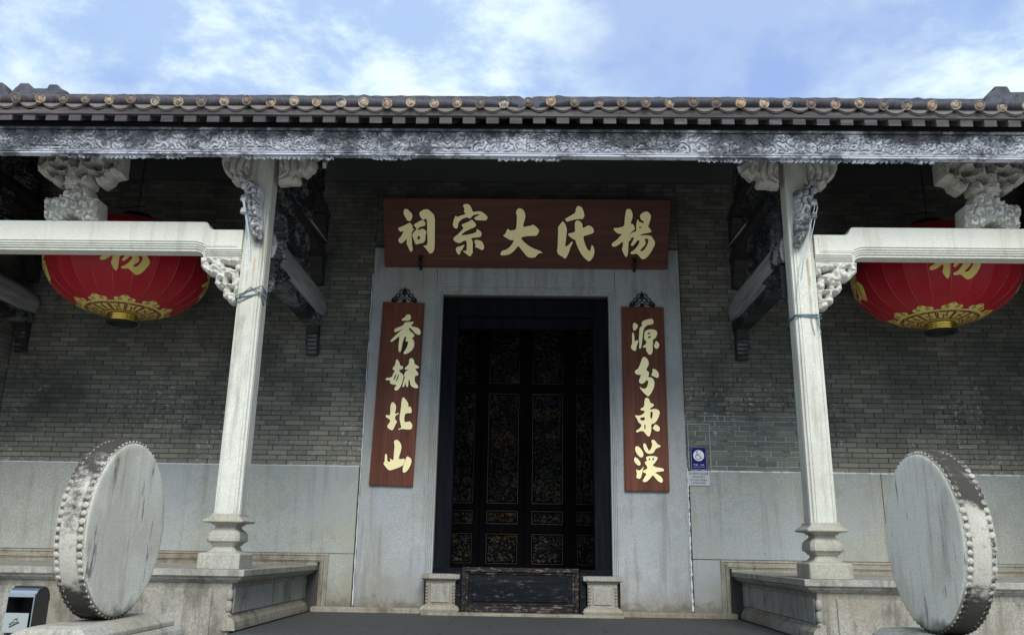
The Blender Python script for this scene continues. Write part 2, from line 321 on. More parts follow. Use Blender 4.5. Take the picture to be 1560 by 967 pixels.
# ------------------------------------------------------------------ mesh helpers
class MB:
    """collects shapes, then links them as one mesh object"""
    def __init__(s): s.v = []; s.f = []; s.mi = []; s.sm = []
    def add(s, vs, fs, mi=0, smooth=False):
        k = len(s.v); s.v += [tuple(v) for v in vs]
        for f in fs: s.f.append(tuple(i+k for i in f)); s.mi.append(mi); s.sm.append(smooth)
        return s
    def box(s, x0, x1, y0, y1, z0, z1, mi=0):
        vs = [(x0,y0,z0),(x1,y0,z0),(x1,y1,z0),(x0,y1,z0),(x0,y0,z1),(x1,y0,z1),(x1,y1,z1),(x0,y1,z1)]
        return s.add(vs, [(0,3,2,1),(4,5,6,7),(0,1,5,4),(1,2,6,5),(2,3,7,6),(3,0,4,7)], mi)
    def prism(s, poly, a0, a1, axis='Y', mi=0):
        """closed 2D polygon extruded along an axis: axis Y -> poly is (x,z); X -> (y,z); Z -> (x,y)"""
        n = len(poly)
        def P(p, a): return {'Y': (p[0], a, p[1]), 'X': (a, p[0], p[1]), 'Z': (p[0], p[1], a)}[axis]
        vs = [P(p, a0) for p in poly] + [P(p, a1) for p in poly]
        fs = [tuple(range(n)), tuple(range(2*n-1, n-1, -1))] + [(i, i+n, (i+1) % n+n, (i+1) % n) for i in range(n)]
        return s.add(vs, fs, mi)
    def rings(s, rings, closed=True, cap=True, mi=0, smooth=False):
        n = len(rings[0]); vs = [p for r in rings for p in r]; fs = []
        for k in range(len(rings)-1):
            for i in range(n if closed else n-1):
                j = (i+1) % n
                fs.append((k*n+i, k*n+j, (k+1)*n+j, (k+1)*n+i))
        s.add(vs, fs, mi, smooth)
        if cap and closed:
            s.add(rings[0], [tuple(range(n-1, -1, -1))], mi); s.add(rings[-1], [tuple(range(n))], mi)
        return s
    def lathe(s, prof, c=(0, 0, 0), axis='Z', n=24, mi=0, smooth=True, cap=True):
        R = []
        for r, h in prof:
            ring = []
            for i in range(n):
                a = 2*pi*i/n; p = (r*cos(a), r*sin(a), h)
                if axis == 'X': p = (p[2], p[0], p[1])
                if axis == 'Y': p = (p[1], p[2], p[0])
                ring.append((p[0]+c[0], p[1]+c[1], p[2]+c[2]))
            R.append(ring)
        return s.rings(R, True, cap, mi, smooth)
    def tube(s, pts, r, n=6, mi=0, closed=False):
        pts = [Vector(p) for p in pts]; R = []; m = len(pts); prev = None
        for i, p in enumerate(pts):
            if closed: t = (pts[(i+1) % m]-pts[i-1]).normalized()
            else: t = (pts[min(i+1, m-1)]-pts[max(i-1, 0)]).normalized()
            if prev is None:
                u = t.orthogonal().normalized()
            else:
                u = (prev - t*prev.dot(t)).normalized()
            prev = u; w = t.cross(u)
            rr = r[i] if isinstance(r, (list, tuple)) else r
            R.append([tuple(p + rr*(cos(2*pi*k/n)*u + sin(2*pi*k/n)*w)) for k in range(n)])
        if closed: R.append(R[0])
        return s.rings(R, True, not closed, mi, True)
    def build(s, name, mats, parent=None, bevel=0.0, seg=1, loc=None, **props):
        me = bpy.data.meshes.new(name); me.from_pydata(s.v, [], s.f)
        if not isinstance(mats, (list, tuple)): mats = [mats]
        for m in mats: me.materials.append(M[m])
        me.polygons.foreach_set('material_index', s.mi); me.polygons.foreach_set('use_smooth', s.sm)
        bm = bmesh.new(); bm.from_mesh(me); bmesh.ops.remove_doubles(bm, verts=bm.verts, dist=1e-5)
        bmesh.ops.recalc_face_normals(bm, faces=bm.faces); bm.to_mesh(me); bm.free()
        o = bpy.data.objects.new(name, me); COL.objects.link(o)
        if parent: o.parent = parent
        if loc: o.location = loc
        if bevel:
            b = o.modifiers.new('bevel', 'BEVEL'); b.width = bevel; b.segments = seg; b.limit_method = 'ANGLE'; b.angle_limit = radians(40)
        for k, v in props.items(): o[k] = v
        return o

def thing(name, label, cat, loc=(0, 0, 0), group=None):
    o = bpy.data.objects.new(name, None); COL.objects.link(o); o.location = loc
    o['label'] = label; o['category'] = cat; o.empty_display_size = 0.3
    if group: o['group'] = group
    return o
def link_copy(o, parent=None, loc=None):
    c = o.copy(); COL.objects.link(c); c.parent = parent or o.parent
    if loc is not None: c.location = loc
    return c

def inside(poly, x, y):
    r = np.zeros(x.shape, bool); n = len(poly); j = n-1
    for i in range(n):
        xi, yi = poly[i]; xj, yj = poly[j]
        c = ((yi > y) != (yj > y)) & (x < (xj-xi)*(y-yi)/((yj-yi) or 1e-9)+xi); r ^= c; j = i
    return r

def scrolls(x, y, s=0.12, seed=1, turns=2.2):
    """carved foliage scrolls: spirals about jittered centres with deep seams between them"""
    rg = np.random.RandomState(seed); ix = np.floor(x/s).astype(int); iy = np.floor(y/s).astype(int)
    jx = rg.rand(97, 89); jy = rg.rand(97, 89); sg = np.where(rg.rand(97, 89) > .5, 1., -1.); ph = rg.rand(97, 89)*6.28
    b1 = np.full(x.shape, 1e9); b2 = b1.copy(); px = np.zeros(x.shape); py = px.copy(); pp = px.copy(); ps = px.copy()
    for a in (-1, 0, 1):
        for b in (-1, 0, 1):
            u = (ix+a) % 97; v = (iy+b) % 89
            cx = (ix+a+0.2+0.6*jx[u, v])*s; cy = (iy+b+0.2+0.6*jy[u, v])*s
            d = np.hypot(x-cx, y-cy); m = d < b1
            b2 = np.where(m, b1, np.minimum(b2, d)); b1 = np.where(m, d, b1)
            px = np.where(m, cx, px); py = np.where(m, cy, py); pp = np.where(m, ph[u, v], pp); ps = np.where(m, sg[u, v], ps)
    th = np.arctan2(y-py, x-px)
    h = 0.5+0.5*np.cos(ps*th*1.0+pp + b1/s*2*pi*turns)
    h = h**0.7*np.clip((b2-b1)/(0.12*s), 0.15, 1)
    return h

def erode_dist(mask, n):
    d = mask.astype(float); cur = mask.copy()
    for _ in range(n):
        c = cur.copy(); c[1:] &= cur[:-1]; c[:-1] &= cur[1:]; c[:, 1:] &= cur[:, :-1]; c[:, :-1] &= cur[:, 1:]
        c[0] = c[-1] = False; c[:, 0] = c[:, -1] = False
        d += c; cur = c
    return d/(n+1)

def carved(name, polys, y_front, thick, mat, parent=None, plane='XZ', res=0.007, amp=0.02, s=0.1, seed=1, turns=2.2, rnd=3, hfun=None, blur=0, **props):
    """slab cut to an outline with holes, its front face carved in relief.  plane XZ faces -Y; plane YZ faces +X (and, mirrored, -X)"""
    a = np.array(polys[0]); u0, v0 = a.min(0); u1, v1 = a.max(0)
    nu = int((u1-u0)/res)+3; nv = int((v1-v0)/res)+3
    U = u0-res+res*np.arange(nu+1); V = v0-res+res*np.arange(nv+1)
    cu, cv = np.meshgrid(U[:-1]+res/2, V[:-1]+res/2, indexing='ij')
    m = inside(polys[0], cu, cv)
    for h in polys[1:]: m &= ~inside(h, cu, cv)
    gu, gv = np.meshgrid(U, V, indexing='ij')
    vm = np.zeros((nu+1, nv+1), bool); vm[:-1, :-1] |= m; vm[1:, :-1] |= m; vm[:-1, 1:] |= m; vm[1:, 1:] |= m
    full = np.zeros_like(vm); full[1:-1, 1:-1] = m[:-1, :-1] & m[1:, :-1] & m[:-1, 1:] & m[1:, 1:]
    ed = erode_dist(full, rnd)
    H0 = (hfun or (lambda x, y: scrolls(x, y, s, seed, turns)))(gu, gv)
    H0 = np.where(vm, H0, 0.0)
    for _ in range(blur):
        Q = np.pad(H0, 1, mode='edge'); H0 = (Q[1:-1, 1:-1]*2+Q[:-2, 1:-1]+Q[2:, 1:-1]+Q[1:-1, :-2]+Q[1:-1, 2:])/6
    H = amp*H0*(0.4+0.6*ed)
    idx = -np.ones((nu+1, nv+1), int); k = int(vm.sum()); idx[vm] = np.arange(k)
    gu1, gv1, h1 = gu[vm], gv[vm], H[vm]
    def P(off):
        if plane == 'XZ': return np.stack([gu1, np.broadcast_to(off, gu1.shape), gv1], 1)
        return np.stack([np.broadcast_to(off, gu1.shape), gu1, gv1], 1)
    sgn = -1 if plane == 'XZ' else 1
    vs = np.concatenate([P(y_front+sgn*h1-sgn*amp*(1-ed[vm])*0.7), P(y_front-sgn*thick)])
    I, J = np.nonzero(m)
    A, B, Cc, Dd = idx[I, J], idx[I+1, J], idx[I+1, J+1], idx[I, J+1]
    F = [np.stack([A, B, Cc, Dd], 1), np.stack([Dd, Cc, B, A], 1)+k]
    mp = np.pad(m, 1)
    for di, dj, e in ((0, -1, (0, 1)), (1, 0, (1, 2)), (0, 1, (2, 3)), (-1, 0, (3, 0))):
        bd = ~mp[I+1+di, J+1+dj]; q = (A, B, Cc, Dd); p, r = q[e[0]][bd], q[e[1]][bd]
        F.append(np.stack([r, p, p+k, r+k], 1))
    F = np.concatenate(F)
    me = bpy.data.meshes.new(name); me.from_pydata(vs.tolist(), [], F.tolist()); me.materials.append(M[mat])
    me.polygons.foreach_set('use_smooth', [True]*len(F))
    try: me.set_sharp_from_angle(angle=radians(50))
    except Exception: pass
    o = bpy.data.objects.new(name, me); COL.objects.link(o)
    if parent: o.parent = parent
    for kk, vv in props.items(): o[kk] = vv
    return o

def area(p): return 0.5*sum(p[i-1][0]*p[i][1]-p[i][0]*p[i-1][1] for i in range(len(p)))
def smooth_poly(p, it=1):
    for _ in range(it):
        q = []
        for i in range(len(p)):
            a, b = p[i-1], p[i]
            q += [(a[0]*.25+b[0]*.75, a[1]*.25+b[1]*.75)]
            c = p[(i+1) % len(p)]
            q += [(b[0]*.75+c[0]*.25, b[1]*.75+c[1]*.25)]
        p = q
    return p
def grown(p, d):
    """outline pushed outwards by d (negative: a hole drawn in)"""
    s = 1 if area(p) > 0 else -1; n = len(p); o = []
    for i in range(n):
        a, b, c = Vector(p[i-1]), Vector(p[i]), Vector(p[(i+1) % n])
        n1 = (b-a).normalized(); n2 = (c-b).normalized()
        m = Vector((n1.y+n2.y, -(n1.x+n2.x)))
        m = m.normalized()*min(1.6, 1/max(.5, m.length/2)) if m.length > 1e-6 else Vector((n1.y, -n1.x))
        o.append(tuple(b+m*d*s))
    return o
def flat_shape(name, polys, depth, mat, parent, fn, smooth=1, cuts=0, grow=0.0, **props):
    """filled outlines (holes allowed by even-odd) of the given depth, placed by fn(u, v, w)"""
    cu = bpy.data.curves.new('outline', 'CURVE'); cu.dimensions = '2D'; cu.fill_mode = 'BOTH'; cu.extrude = depth/2; cu.offset = 0.0
    if grow: polys = [grown(polys[i], grow if not any(i != j and inside(polys[j], np.array([polys[i][0][0]]), np.array([polys[i][0][1]]))[0] for j in range(len(polys))) else -grow) for i in range(len(polys))]
    for p in polys:
        p = smooth_poly(p, smooth); sp = cu.splines.new('POLY'); sp.points.add(len(p)-1)
        for i, q in enumerate(p): sp.points[i].co = (q[0], q[1], 0, 1)
        sp.use_cyclic_u = True
    co = bpy.data.objects.new('outline', cu); COL.objects.link(co)
    dg = bpy.context.evaluated_depsgraph_get(); me = bpy.data.meshes.new_from_object(co.evaluated_get(dg))
    bpy.data.objects.remove(co); me.name = name
    bm = bmesh.new(); bm.from_mesh(me); bmesh.ops.remove_doubles(bm, verts=bm.verts, dist=1e-5)
    if cuts:
        for _ in range(cuts):
            es = [e for e in bm.edges if e.calc_length() > 0.05]
            if not es: break
            bmesh.ops.subdivide_edges(bm, edges=es, cuts=1); bmesh.ops.triangulate(bm, faces=bm.faces)
    for v in bm.verts: v.co = fn(v.co.x, v.co.y, v.co.z+depth/2)
    bm.to_mesh(me); bm.free()
    me.materials.clear(); me.materials.append(M[mat])
    o = bpy.data.objects.new(name, me); COL.objects.link(o)
    if parent: o.parent = parent
    for k, v in props.items(): o[k] = v
    return o
def ribbon(pts, w):
    """outline of a stroke of width w along a polyline"""
    L, R = [], []; n = len(pts)
    for i, p in enumerate(pts):
        a = Vector(pts[max(i-1, 0)]); b = Vector(pts[min(i+1, n-1)]); t = (b-a).normalized(); q = Vector((-t.y, t.x))*w/2
        L.append((p[0]+q.x, p[1]+q.y)); R.append((p[0]-q.x, p[1]-q.y))
    return L+R[::-1]
GLYPH = {
'祠': [[(-1.708,0.823),(-1.656,0.823),(-1.629,0.789),(-1.597,0.761),(-1.593,0.718),(-1.607,0.676),(-1.63,0.652),(-1.651,0.661),(-1.679,0.672),(-1.674,0.685),(-1.711,0.741),(-1.714,0.779)],[(-1.633,0.64),(-1.608,0.609),(-1.587,0.586),(-1.602,0.548),(-1.564,0.556),(-1.608,0.505),(-1.612,0.462),(-1.609,0.385),(-1.609,0.308),(-1.596,0.265),(-1.609,0.228),(-1.635,0.226),(-1.653,0.26),(-1.671,0.308),(-1.686,0.336),(-1.677,0.413),(-1.712,0.375),(-1.751,0.341),(-1.781,0.345),(-1.802,0.383),(-1.796,0.407),(-1.757,0.446),(-1.737,0.48),(-1.717,0.523),(-1.755,0.503),(-1.779,0.518),(-1.801,0.551),(-1.787,0.565),(-1.734,0.585),(-1.672,0.614)],[(-1.495,0.771),(-1.483,0.79),(-1.435,0.819),(-1.379,0.826),(-1.342,0.796),(-1.279,0.735),(-1.286,0.522),(-1.293,0.273),(-1.316,0.219),(-1.359,0.197),(-1.382,0.224),(-1.419,0.276),(-1.461,0.317),(-1.39,0.315),(-1.393,0.502),(-1.391,0.687),(-1.419,0.69),(-1.448,0.67),(-1.476,0.705),(-1.494,0.738)],[(-1.577,0.614),(-1.534,0.634),(-1.472,0.672),(-1.439,0.668),(-1.413,0.635),(-1.417,0.601),(-1.441,0.587),(-1.488,0.577),(-1.517,0.553),(-1.532,0.529),(-1.494,0.539),(-1.46,0.554),(-1.427,0.54),(-1.397,0.502),(-1.415,0.483),(-1.421,0.387),(-1.446,0.353),(-1.503,0.343),(-1.542,0.328),(-1.565,0.338),(-1.578,0.385),(-1.601,0.443),(-1.602,0.476),(-1.575,0.51),(-1.551,0.534),(-1.536,0.56),(-1.559,0.572),(-1.573,0.595)],[(-1.534,0.443),(-1.493,0.446),(-1.494,0.42),(-1.511,0.396),(-1.532,0.397),(-1.528,0.424)]],
'宗': [[(-0.894,0.879),(-0.866,0.9),(-0.81,0.899),(-0.782,0.866),(-0.759,0.805),(-0.756,0.789),(-0.707,0.799),(-0.642,0.801),(-0.599,0.774),(-0.55,0.727),(-0.553,0.703),(-0.572,0.672),(-0.628,0.676),(-0.717,0.676),(-0.727,0.695),(-0.745,0.705),(-0.712,0.726),(-0.675,0.745),(-0.663,0.759),(-0.689,0.763),(-0.731,0.752),(-0.769,0.73),(-0.778,0.711),(-0.797,0.698),(-0.837,0.717),(-0.873,0.705),(-0.92,0.681),(-0.953,0.643),(-0.96,0.62),(-0.963,0.582),(-0.976,0.553),(-1.016,0.567),(-1.034,0.6),(-1.032,0.638),(-1.004,0.723),(-0.993,0.74),(-0.976,0.719),(-0.924,0.738),(-0.863,0.757),(-0.858,0.771),(-0.881,0.795),(-0.867,0.828)],[(-0.771,0.689),(-0.732,0.65),(-0.708,0.614),(-0.718,0.588),(-0.751,0.569),(-0.808,0.545),(-0.855,0.521),(-0.898,0.492),(-0.922,0.463),(-0.865,0.468),(-0.79,0.483),(-0.723,0.503),(-0.704,0.522),(-0.706,0.546),(-0.69,0.554),(-0.638,0.513),(-0.631,0.475),(-0.653,0.441),(-0.695,0.436),(-0.757,0.431),(-0.785,0.419),(-0.762,0.393),(-0.757,0.354),(-0.763,0.249),(-0.756,0.229),(-0.792,0.166),(-0.821,0.176),(-0.858,0.209),(-0.91,0.247),(-0.844,0.243),(-0.843,0.334),(-0.847,0.397),(-0.895,0.382),(-0.928,0.358),(-0.961,0.353),(-1.018,0.381),(-1.032,0.414),(-1.022,0.433),(-0.96,0.482),(-0.912,0.534),(-0.883,0.568),(-0.911,0.601),(-0.913,0.615),(-0.864,0.635),(-0.807,0.659)],[(-0.869,0.339),(-0.894,0.286),(-0.905,0.262),(-0.929,0.242),(-0.94,0.194),(-0.959,0.189),(-0.987,0.222),(-1.0,0.271),(-0.981,0.3),(-0.938,0.31),(-0.905,0.322)],[(-0.733,0.398),(-0.696,0.403),(-0.639,0.389),(-0.61,0.346),(-0.598,0.293),(-0.613,0.262),(-0.639,0.259),(-0.687,0.288),(-0.734,0.299),(-0.715,0.326),(-0.738,0.374)]],
'大': [[(-0.163,0.777),(-0.149,0.824),(-0.121,0.85),(-0.074,0.839),(-0.041,0.802),(-0.026,0.745),(-0.031,0.712),(-0.054,0.627),(-0.058,0.585),(0.003,0.599),(0.05,0.609),(0.076,0.626),(0.126,0.591),(0.167,0.544),(0.159,0.515),(0.132,0.467),(0.08,0.465),(-0.005,0.461),(-0.09,0.442),(-0.066,0.399),(-0.004,0.342),(0.082,0.29),(0.168,0.262),(0.217,0.231),(0.211,0.224),(0.168,0.223),(0.14,0.194),(0.107,0.157),(0.027,0.157),(-0.012,0.183),(-0.069,0.255),(-0.125,0.329),(-0.155,0.283),(-0.202,0.23),(-0.259,0.197),(-0.33,0.183),(-0.378,0.194),(-0.368,0.228),(-0.344,0.257),(-0.292,0.267),(-0.236,0.311),(-0.198,0.369),(-0.186,0.405),(-0.236,0.4),(-0.283,0.43),(-0.337,0.461),(-0.331,0.473),(-0.307,0.487),(-0.288,0.53),(-0.277,0.564),(-0.251,0.55),(-0.246,0.535),(-0.194,0.541),(-0.157,0.552),(-0.149,0.626),(-0.146,0.73),(-0.148,0.758)]],
'氏': [[(0.509,0.698),(0.555,0.727),(0.61,0.76),(0.661,0.793),(0.662,0.84),(0.682,0.878),(0.699,0.887),(0.748,0.869),(0.773,0.808),(0.788,0.752),(0.766,0.702),(0.696,0.707),(0.621,0.689),(0.538,0.662),(0.532,0.689)],[(0.49,0.679),(0.514,0.646),(0.539,0.604),(0.549,0.547),(0.538,0.423),(0.526,0.308),(0.564,0.333),(0.601,0.371),(0.626,0.4),(0.634,0.367),(0.606,0.319),(0.585,0.242),(0.544,0.15),(0.52,0.15),(0.491,0.178),(0.448,0.197),(0.414,0.24),(0.424,0.307),(0.425,0.422),(0.427,0.537),(0.422,0.589),(0.454,0.631)],[(0.655,0.652),(0.673,0.681),(0.701,0.69),(0.763,0.644),(0.763,0.577),(0.806,0.597),(0.843,0.623),(0.905,0.593),(0.924,0.541),(0.917,0.512),(0.852,0.488),(0.777,0.468),(0.783,0.425),(0.804,0.359),(0.839,0.282),(0.878,0.254),(0.89,0.312),(0.898,0.352),(0.928,0.312),(0.939,0.255),(0.927,0.178),(0.877,0.109),(0.839,0.124),(0.775,0.186),(0.716,0.281),(0.681,0.367),(0.667,0.415),(0.637,0.424),(0.599,0.452),(0.56,0.49),(0.574,0.505),(0.625,0.514),(0.665,0.529),(0.656,0.595)]],
'楊': [[(1.348,0.789),(1.357,0.84),(1.384,0.851),(1.415,0.848),(1.442,0.801),(1.45,0.745),(1.436,0.689),(1.421,0.643),(1.46,0.644),(1.485,0.587),(1.486,0.564),(1.442,0.536),(1.416,0.501),(1.434,0.473),(1.438,0.416),(1.408,0.404),(1.406,0.324),(1.405,0.22),(1.389,0.176),(1.372,0.179),(1.342,0.231),(1.315,0.289),(1.332,0.335),(1.329,0.403),(1.28,0.357),(1.236,0.328),(1.186,0.32),(1.17,0.356),(1.195,0.385),(1.244,0.42),(1.287,0.472),(1.314,0.5),(1.252,0.506),(1.211,0.539),(1.188,0.568),(1.204,0.587),(1.249,0.585),(1.294,0.597),(1.34,0.614),(1.34,0.699)],[(1.545,0.752),(1.566,0.791),(1.637,0.825),(1.695,0.775),(1.7,0.736),(1.683,0.668),(1.664,0.594),(1.681,0.598),(1.715,0.549),(1.712,0.53),(1.657,0.518),(1.601,0.509),(1.551,0.485),(1.602,0.486),(1.709,0.487),(1.745,0.441),(1.776,0.385),(1.767,0.339),(1.721,0.246),(1.673,0.177),(1.623,0.147),(1.594,0.158),(1.553,0.204),(1.523,0.233),(1.467,0.215),(1.435,0.232),(1.443,0.249),(1.493,0.279),(1.541,0.348),(1.566,0.411),(1.526,0.417),(1.5,0.371),(1.462,0.33),(1.436,0.347),(1.449,0.376),(1.47,0.416),(1.48,0.45),(1.462,0.462),(1.446,0.439),(1.428,0.473),(1.423,0.507),(1.465,0.53),(1.51,0.542),(1.501,0.599),(1.505,0.655),(1.514,0.701),(1.53,0.706),(1.54,0.667),(1.571,0.667),(1.595,0.65),(1.61,0.679),(1.576,0.69),(1.552,0.723)],[(1.541,0.599),(1.58,0.611),(1.569,0.588),(1.544,0.582)],[(1.621,0.438),(1.672,0.443),(1.682,0.407),(1.665,0.349),(1.634,0.291),(1.601,0.259),(1.569,0.268),(1.594,0.303),(1.637,0.349),(1.646,0.383)]],
'秀': [[(-1.746,3.902),(-1.681,3.949),(-1.666,3.986),(-1.61,3.99),(-1.596,3.937),(-1.617,3.9),(-1.662,3.895)],[(-1.823,3.74),(-1.817,3.779),(-1.754,3.807),(-1.691,3.836),(-1.696,3.866),(-1.645,3.88),(-1.589,3.881),(-1.56,3.891),(-1.561,3.864),(-1.598,3.826),(-1.545,3.81),(-1.48,3.794),(-1.449,3.736),(-1.468,3.693),(-1.525,3.711),(-1.567,3.76),(-1.613,3.804),(-1.62,3.768),(-1.549,3.711),(-1.536,3.678),(-1.578,3.649),(-1.54,3.617),(-1.533,3.551),(-1.554,3.489),(-1.608,3.44),(-1.662,3.419),(-1.684,3.442),(-1.642,3.496),(-1.618,3.578),(-1.629,3.606),(-1.664,3.606),(-1.643,3.668),(-1.675,3.671),(-1.695,3.602),(-1.707,3.512),(-1.717,3.451),(-1.744,3.454),(-1.752,3.519),(-1.747,3.618),(-1.744,3.684),(-1.793,3.634),(-1.847,3.594),(-1.875,3.603),(-1.811,3.675),(-1.735,3.75),(-1.692,3.792),(-1.759,3.749),(-1.806,3.732)]],
'毓': [[(-1.778,3.34),(-1.759,3.353),(-1.724,3.308),(-1.718,3.26),(-1.67,3.257),(-1.676,3.212),(-1.731,3.203),(-1.705,3.164),(-1.673,3.148),(-1.658,3.116),(-1.674,3.02),(-1.702,2.956),(-1.736,2.915),(-1.779,2.926),(-1.773,2.963),(-1.74,2.995),(-1.799,2.999),(-1.847,3.018),(-1.834,3.058),(-1.873,3.057),(-1.905,3.065),(-1.899,3.089),(-1.82,3.098),(-1.803,3.154),(-1.778,3.195),(-1.815,3.202),(-1.812,3.235),(-1.782,3.275)],[(-1.771,3.147),(-1.755,3.147),(-1.779,3.066),(-1.798,3.063)],[(-1.735,3.139),(-1.719,3.128),(-1.75,3.051),(-1.768,3.035)],[(-1.6,3.342),(-1.565,3.378),(-1.527,3.343),(-1.521,3.287),(-1.456,3.255),(-1.455,3.231),(-1.51,3.222),(-1.485,3.19),(-1.457,3.159),(-1.466,3.126),(-1.506,3.126),(-1.506,3.038),(-1.452,2.983),(-1.458,2.951),(-1.513,2.958),(-1.562,2.989),(-1.574,3.069),(-1.592,3.061),(-1.59,2.973),(-1.616,2.965),(-1.623,3.036),(-1.64,2.98),(-1.671,2.959),(-1.663,3.02),(-1.639,3.116),(-1.658,3.108),(-1.643,3.18),(-1.589,3.213),(-1.644,3.204),(-1.653,3.229),(-1.6,3.278),(-1.593,3.31)]],
'北': [[(-1.818,2.701),(-1.806,2.753),(-1.777,2.761),(-1.741,2.717),(-1.738,2.665),(-1.754,2.598),(-1.71,2.614),(-1.688,2.607),(-1.745,2.576),(-1.746,2.525),(-1.712,2.503),(-1.739,2.452),(-1.764,2.381),(-1.801,2.385),(-1.847,2.421),(-1.841,2.45),(-1.807,2.495),(-1.813,2.524),(-1.861,2.55),(-1.878,2.575),(-1.856,2.587),(-1.811,2.575)],[(-1.671,2.799),(-1.648,2.834),(-1.609,2.793),(-1.574,2.741),(-1.577,2.689),(-1.546,2.712),(-1.526,2.653),(-1.527,2.613),(-1.578,2.615),(-1.614,2.603),(-1.623,2.541),(-1.616,2.49),(-1.558,2.501),(-1.536,2.501),(-1.507,2.455),(-1.513,2.399),(-1.56,2.391),(-1.648,2.402),(-1.699,2.383),(-1.692,2.401),(-1.652,2.416),(-1.674,2.482),(-1.688,2.555),(-1.676,2.651)]],
'山': [[(-1.749,2.233),(-1.721,2.259),(-1.677,2.245),(-1.637,2.177),(-1.645,2.104),(-1.666,2.032),(-1.668,1.996),(-1.585,2.012),(-1.59,1.976),(-1.602,1.926),(-1.644,1.897),(-1.722,1.867),(-1.786,1.848),(-1.824,1.88),(-1.874,1.943),(-1.851,1.965),(-1.856,2.065),(-1.827,2.066),(-1.817,1.958),(-1.771,1.973),(-1.795,2.016),(-1.758,1.991),(-1.736,1.985),(-1.737,2.089),(-1.731,2.175)],[(-1.558,2.045),(-1.498,2.006),(-1.498,1.949),(-1.528,1.877),(-1.569,1.826),(-1.607,1.826),(-1.61,1.883),(-1.59,1.962),(-1.573,2.012)]],
'源': [[(1.469,3.893),(1.493,3.907),(1.532,3.877),(1.536,3.844),(1.507,3.803),(1.475,3.786),(1.463,3.835)],[(1.45,3.753),(1.471,3.77),(1.483,3.712),(1.484,3.631),(1.519,3.664),(1.538,3.639),(1.509,3.574),(1.503,3.509),(1.476,3.505),(1.437,3.532),(1.431,3.581),(1.451,3.598)],[(1.596,3.862),(1.584,3.899),(1.605,3.933),(1.673,3.957),(1.734,3.967),(1.756,3.921),(1.739,3.881),(1.687,3.877),(1.635,3.854),(1.605,3.788),(1.591,3.673),(1.572,3.542),(1.54,3.534),(1.55,3.623),(1.541,3.648),(1.55,3.754),(1.555,3.836)],[(1.634,3.796),(1.714,3.818),(1.789,3.798),(1.799,3.749),(1.773,3.691),(1.725,3.658),(1.74,3.625),(1.726,3.576),(1.729,3.511),(1.711,3.459),(1.672,3.454),(1.649,3.494),(1.634,3.527),(1.643,3.559),(1.594,3.55),(1.595,3.575),(1.636,3.6),(1.645,3.641),(1.611,3.673),(1.62,3.755)],[(1.661,3.759),(1.704,3.772),(1.696,3.748),(1.667,3.736)],[(1.666,3.706),(1.711,3.723),(1.702,3.694),(1.67,3.682)],[(1.772,3.655),(1.811,3.626),(1.825,3.586),(1.792,3.532),(1.753,3.552),(1.742,3.585),(1.763,3.609)]],
'分': [[(1.567,3.364),(1.584,3.413),(1.616,3.429),(1.657,3.389),(1.672,3.341),(1.659,3.293),(1.627,3.244),(1.662,3.221),(1.672,3.189),(1.651,3.144),(1.71,3.141),(1.74,3.086),(1.734,3.014),(1.696,2.935),(1.653,2.874),(1.61,2.91),(1.557,2.965),(1.532,3.02),(1.558,2.993),(1.612,2.981),(1.641,3.021),(1.658,3.085),(1.639,3.109),(1.591,3.057),(1.559,3.05),(1.524,3.079),(1.546,3.139),(1.563,3.179),(1.515,3.171),(1.474,3.202),(1.481,3.234),(1.525,3.259)],[(1.714,3.269),(1.768,3.246),(1.798,3.206),(1.801,3.158),(1.78,3.129),(1.742,3.15),(1.692,3.17),(1.72,3.213)]],
'東': [[(1.598,2.84),(1.624,2.87),(1.66,2.849),(1.676,2.79),(1.717,2.783),(1.723,2.753),(1.671,2.723),(1.663,2.701),(1.744,2.717),(1.798,2.688),(1.792,2.637),(1.761,2.563),(1.723,2.519),(1.677,2.511),(1.68,2.438),(1.661,2.358),(1.639,2.339),(1.61,2.365),(1.576,2.415),(1.525,2.414),(1.481,2.389),(1.474,2.421),(1.518,2.443),(1.556,2.495),(1.506,2.53),(1.493,2.574),(1.462,2.618),(1.472,2.625),(1.523,2.618),(1.589,2.649),(1.597,2.688),(1.546,2.692),(1.537,2.714),(1.591,2.737)],[(1.67,2.672),(1.706,2.68),(1.693,2.584),(1.67,2.576)],[(1.529,2.589),(1.595,2.605),(1.597,2.561),(1.543,2.553)],[(1.585,2.502),(1.604,2.503),(1.599,2.43),(1.585,2.444)],[(1.73,2.512),(1.78,2.483),(1.796,2.44),(1.775,2.41),(1.735,2.417),(1.69,2.456),(1.715,2.482)]],
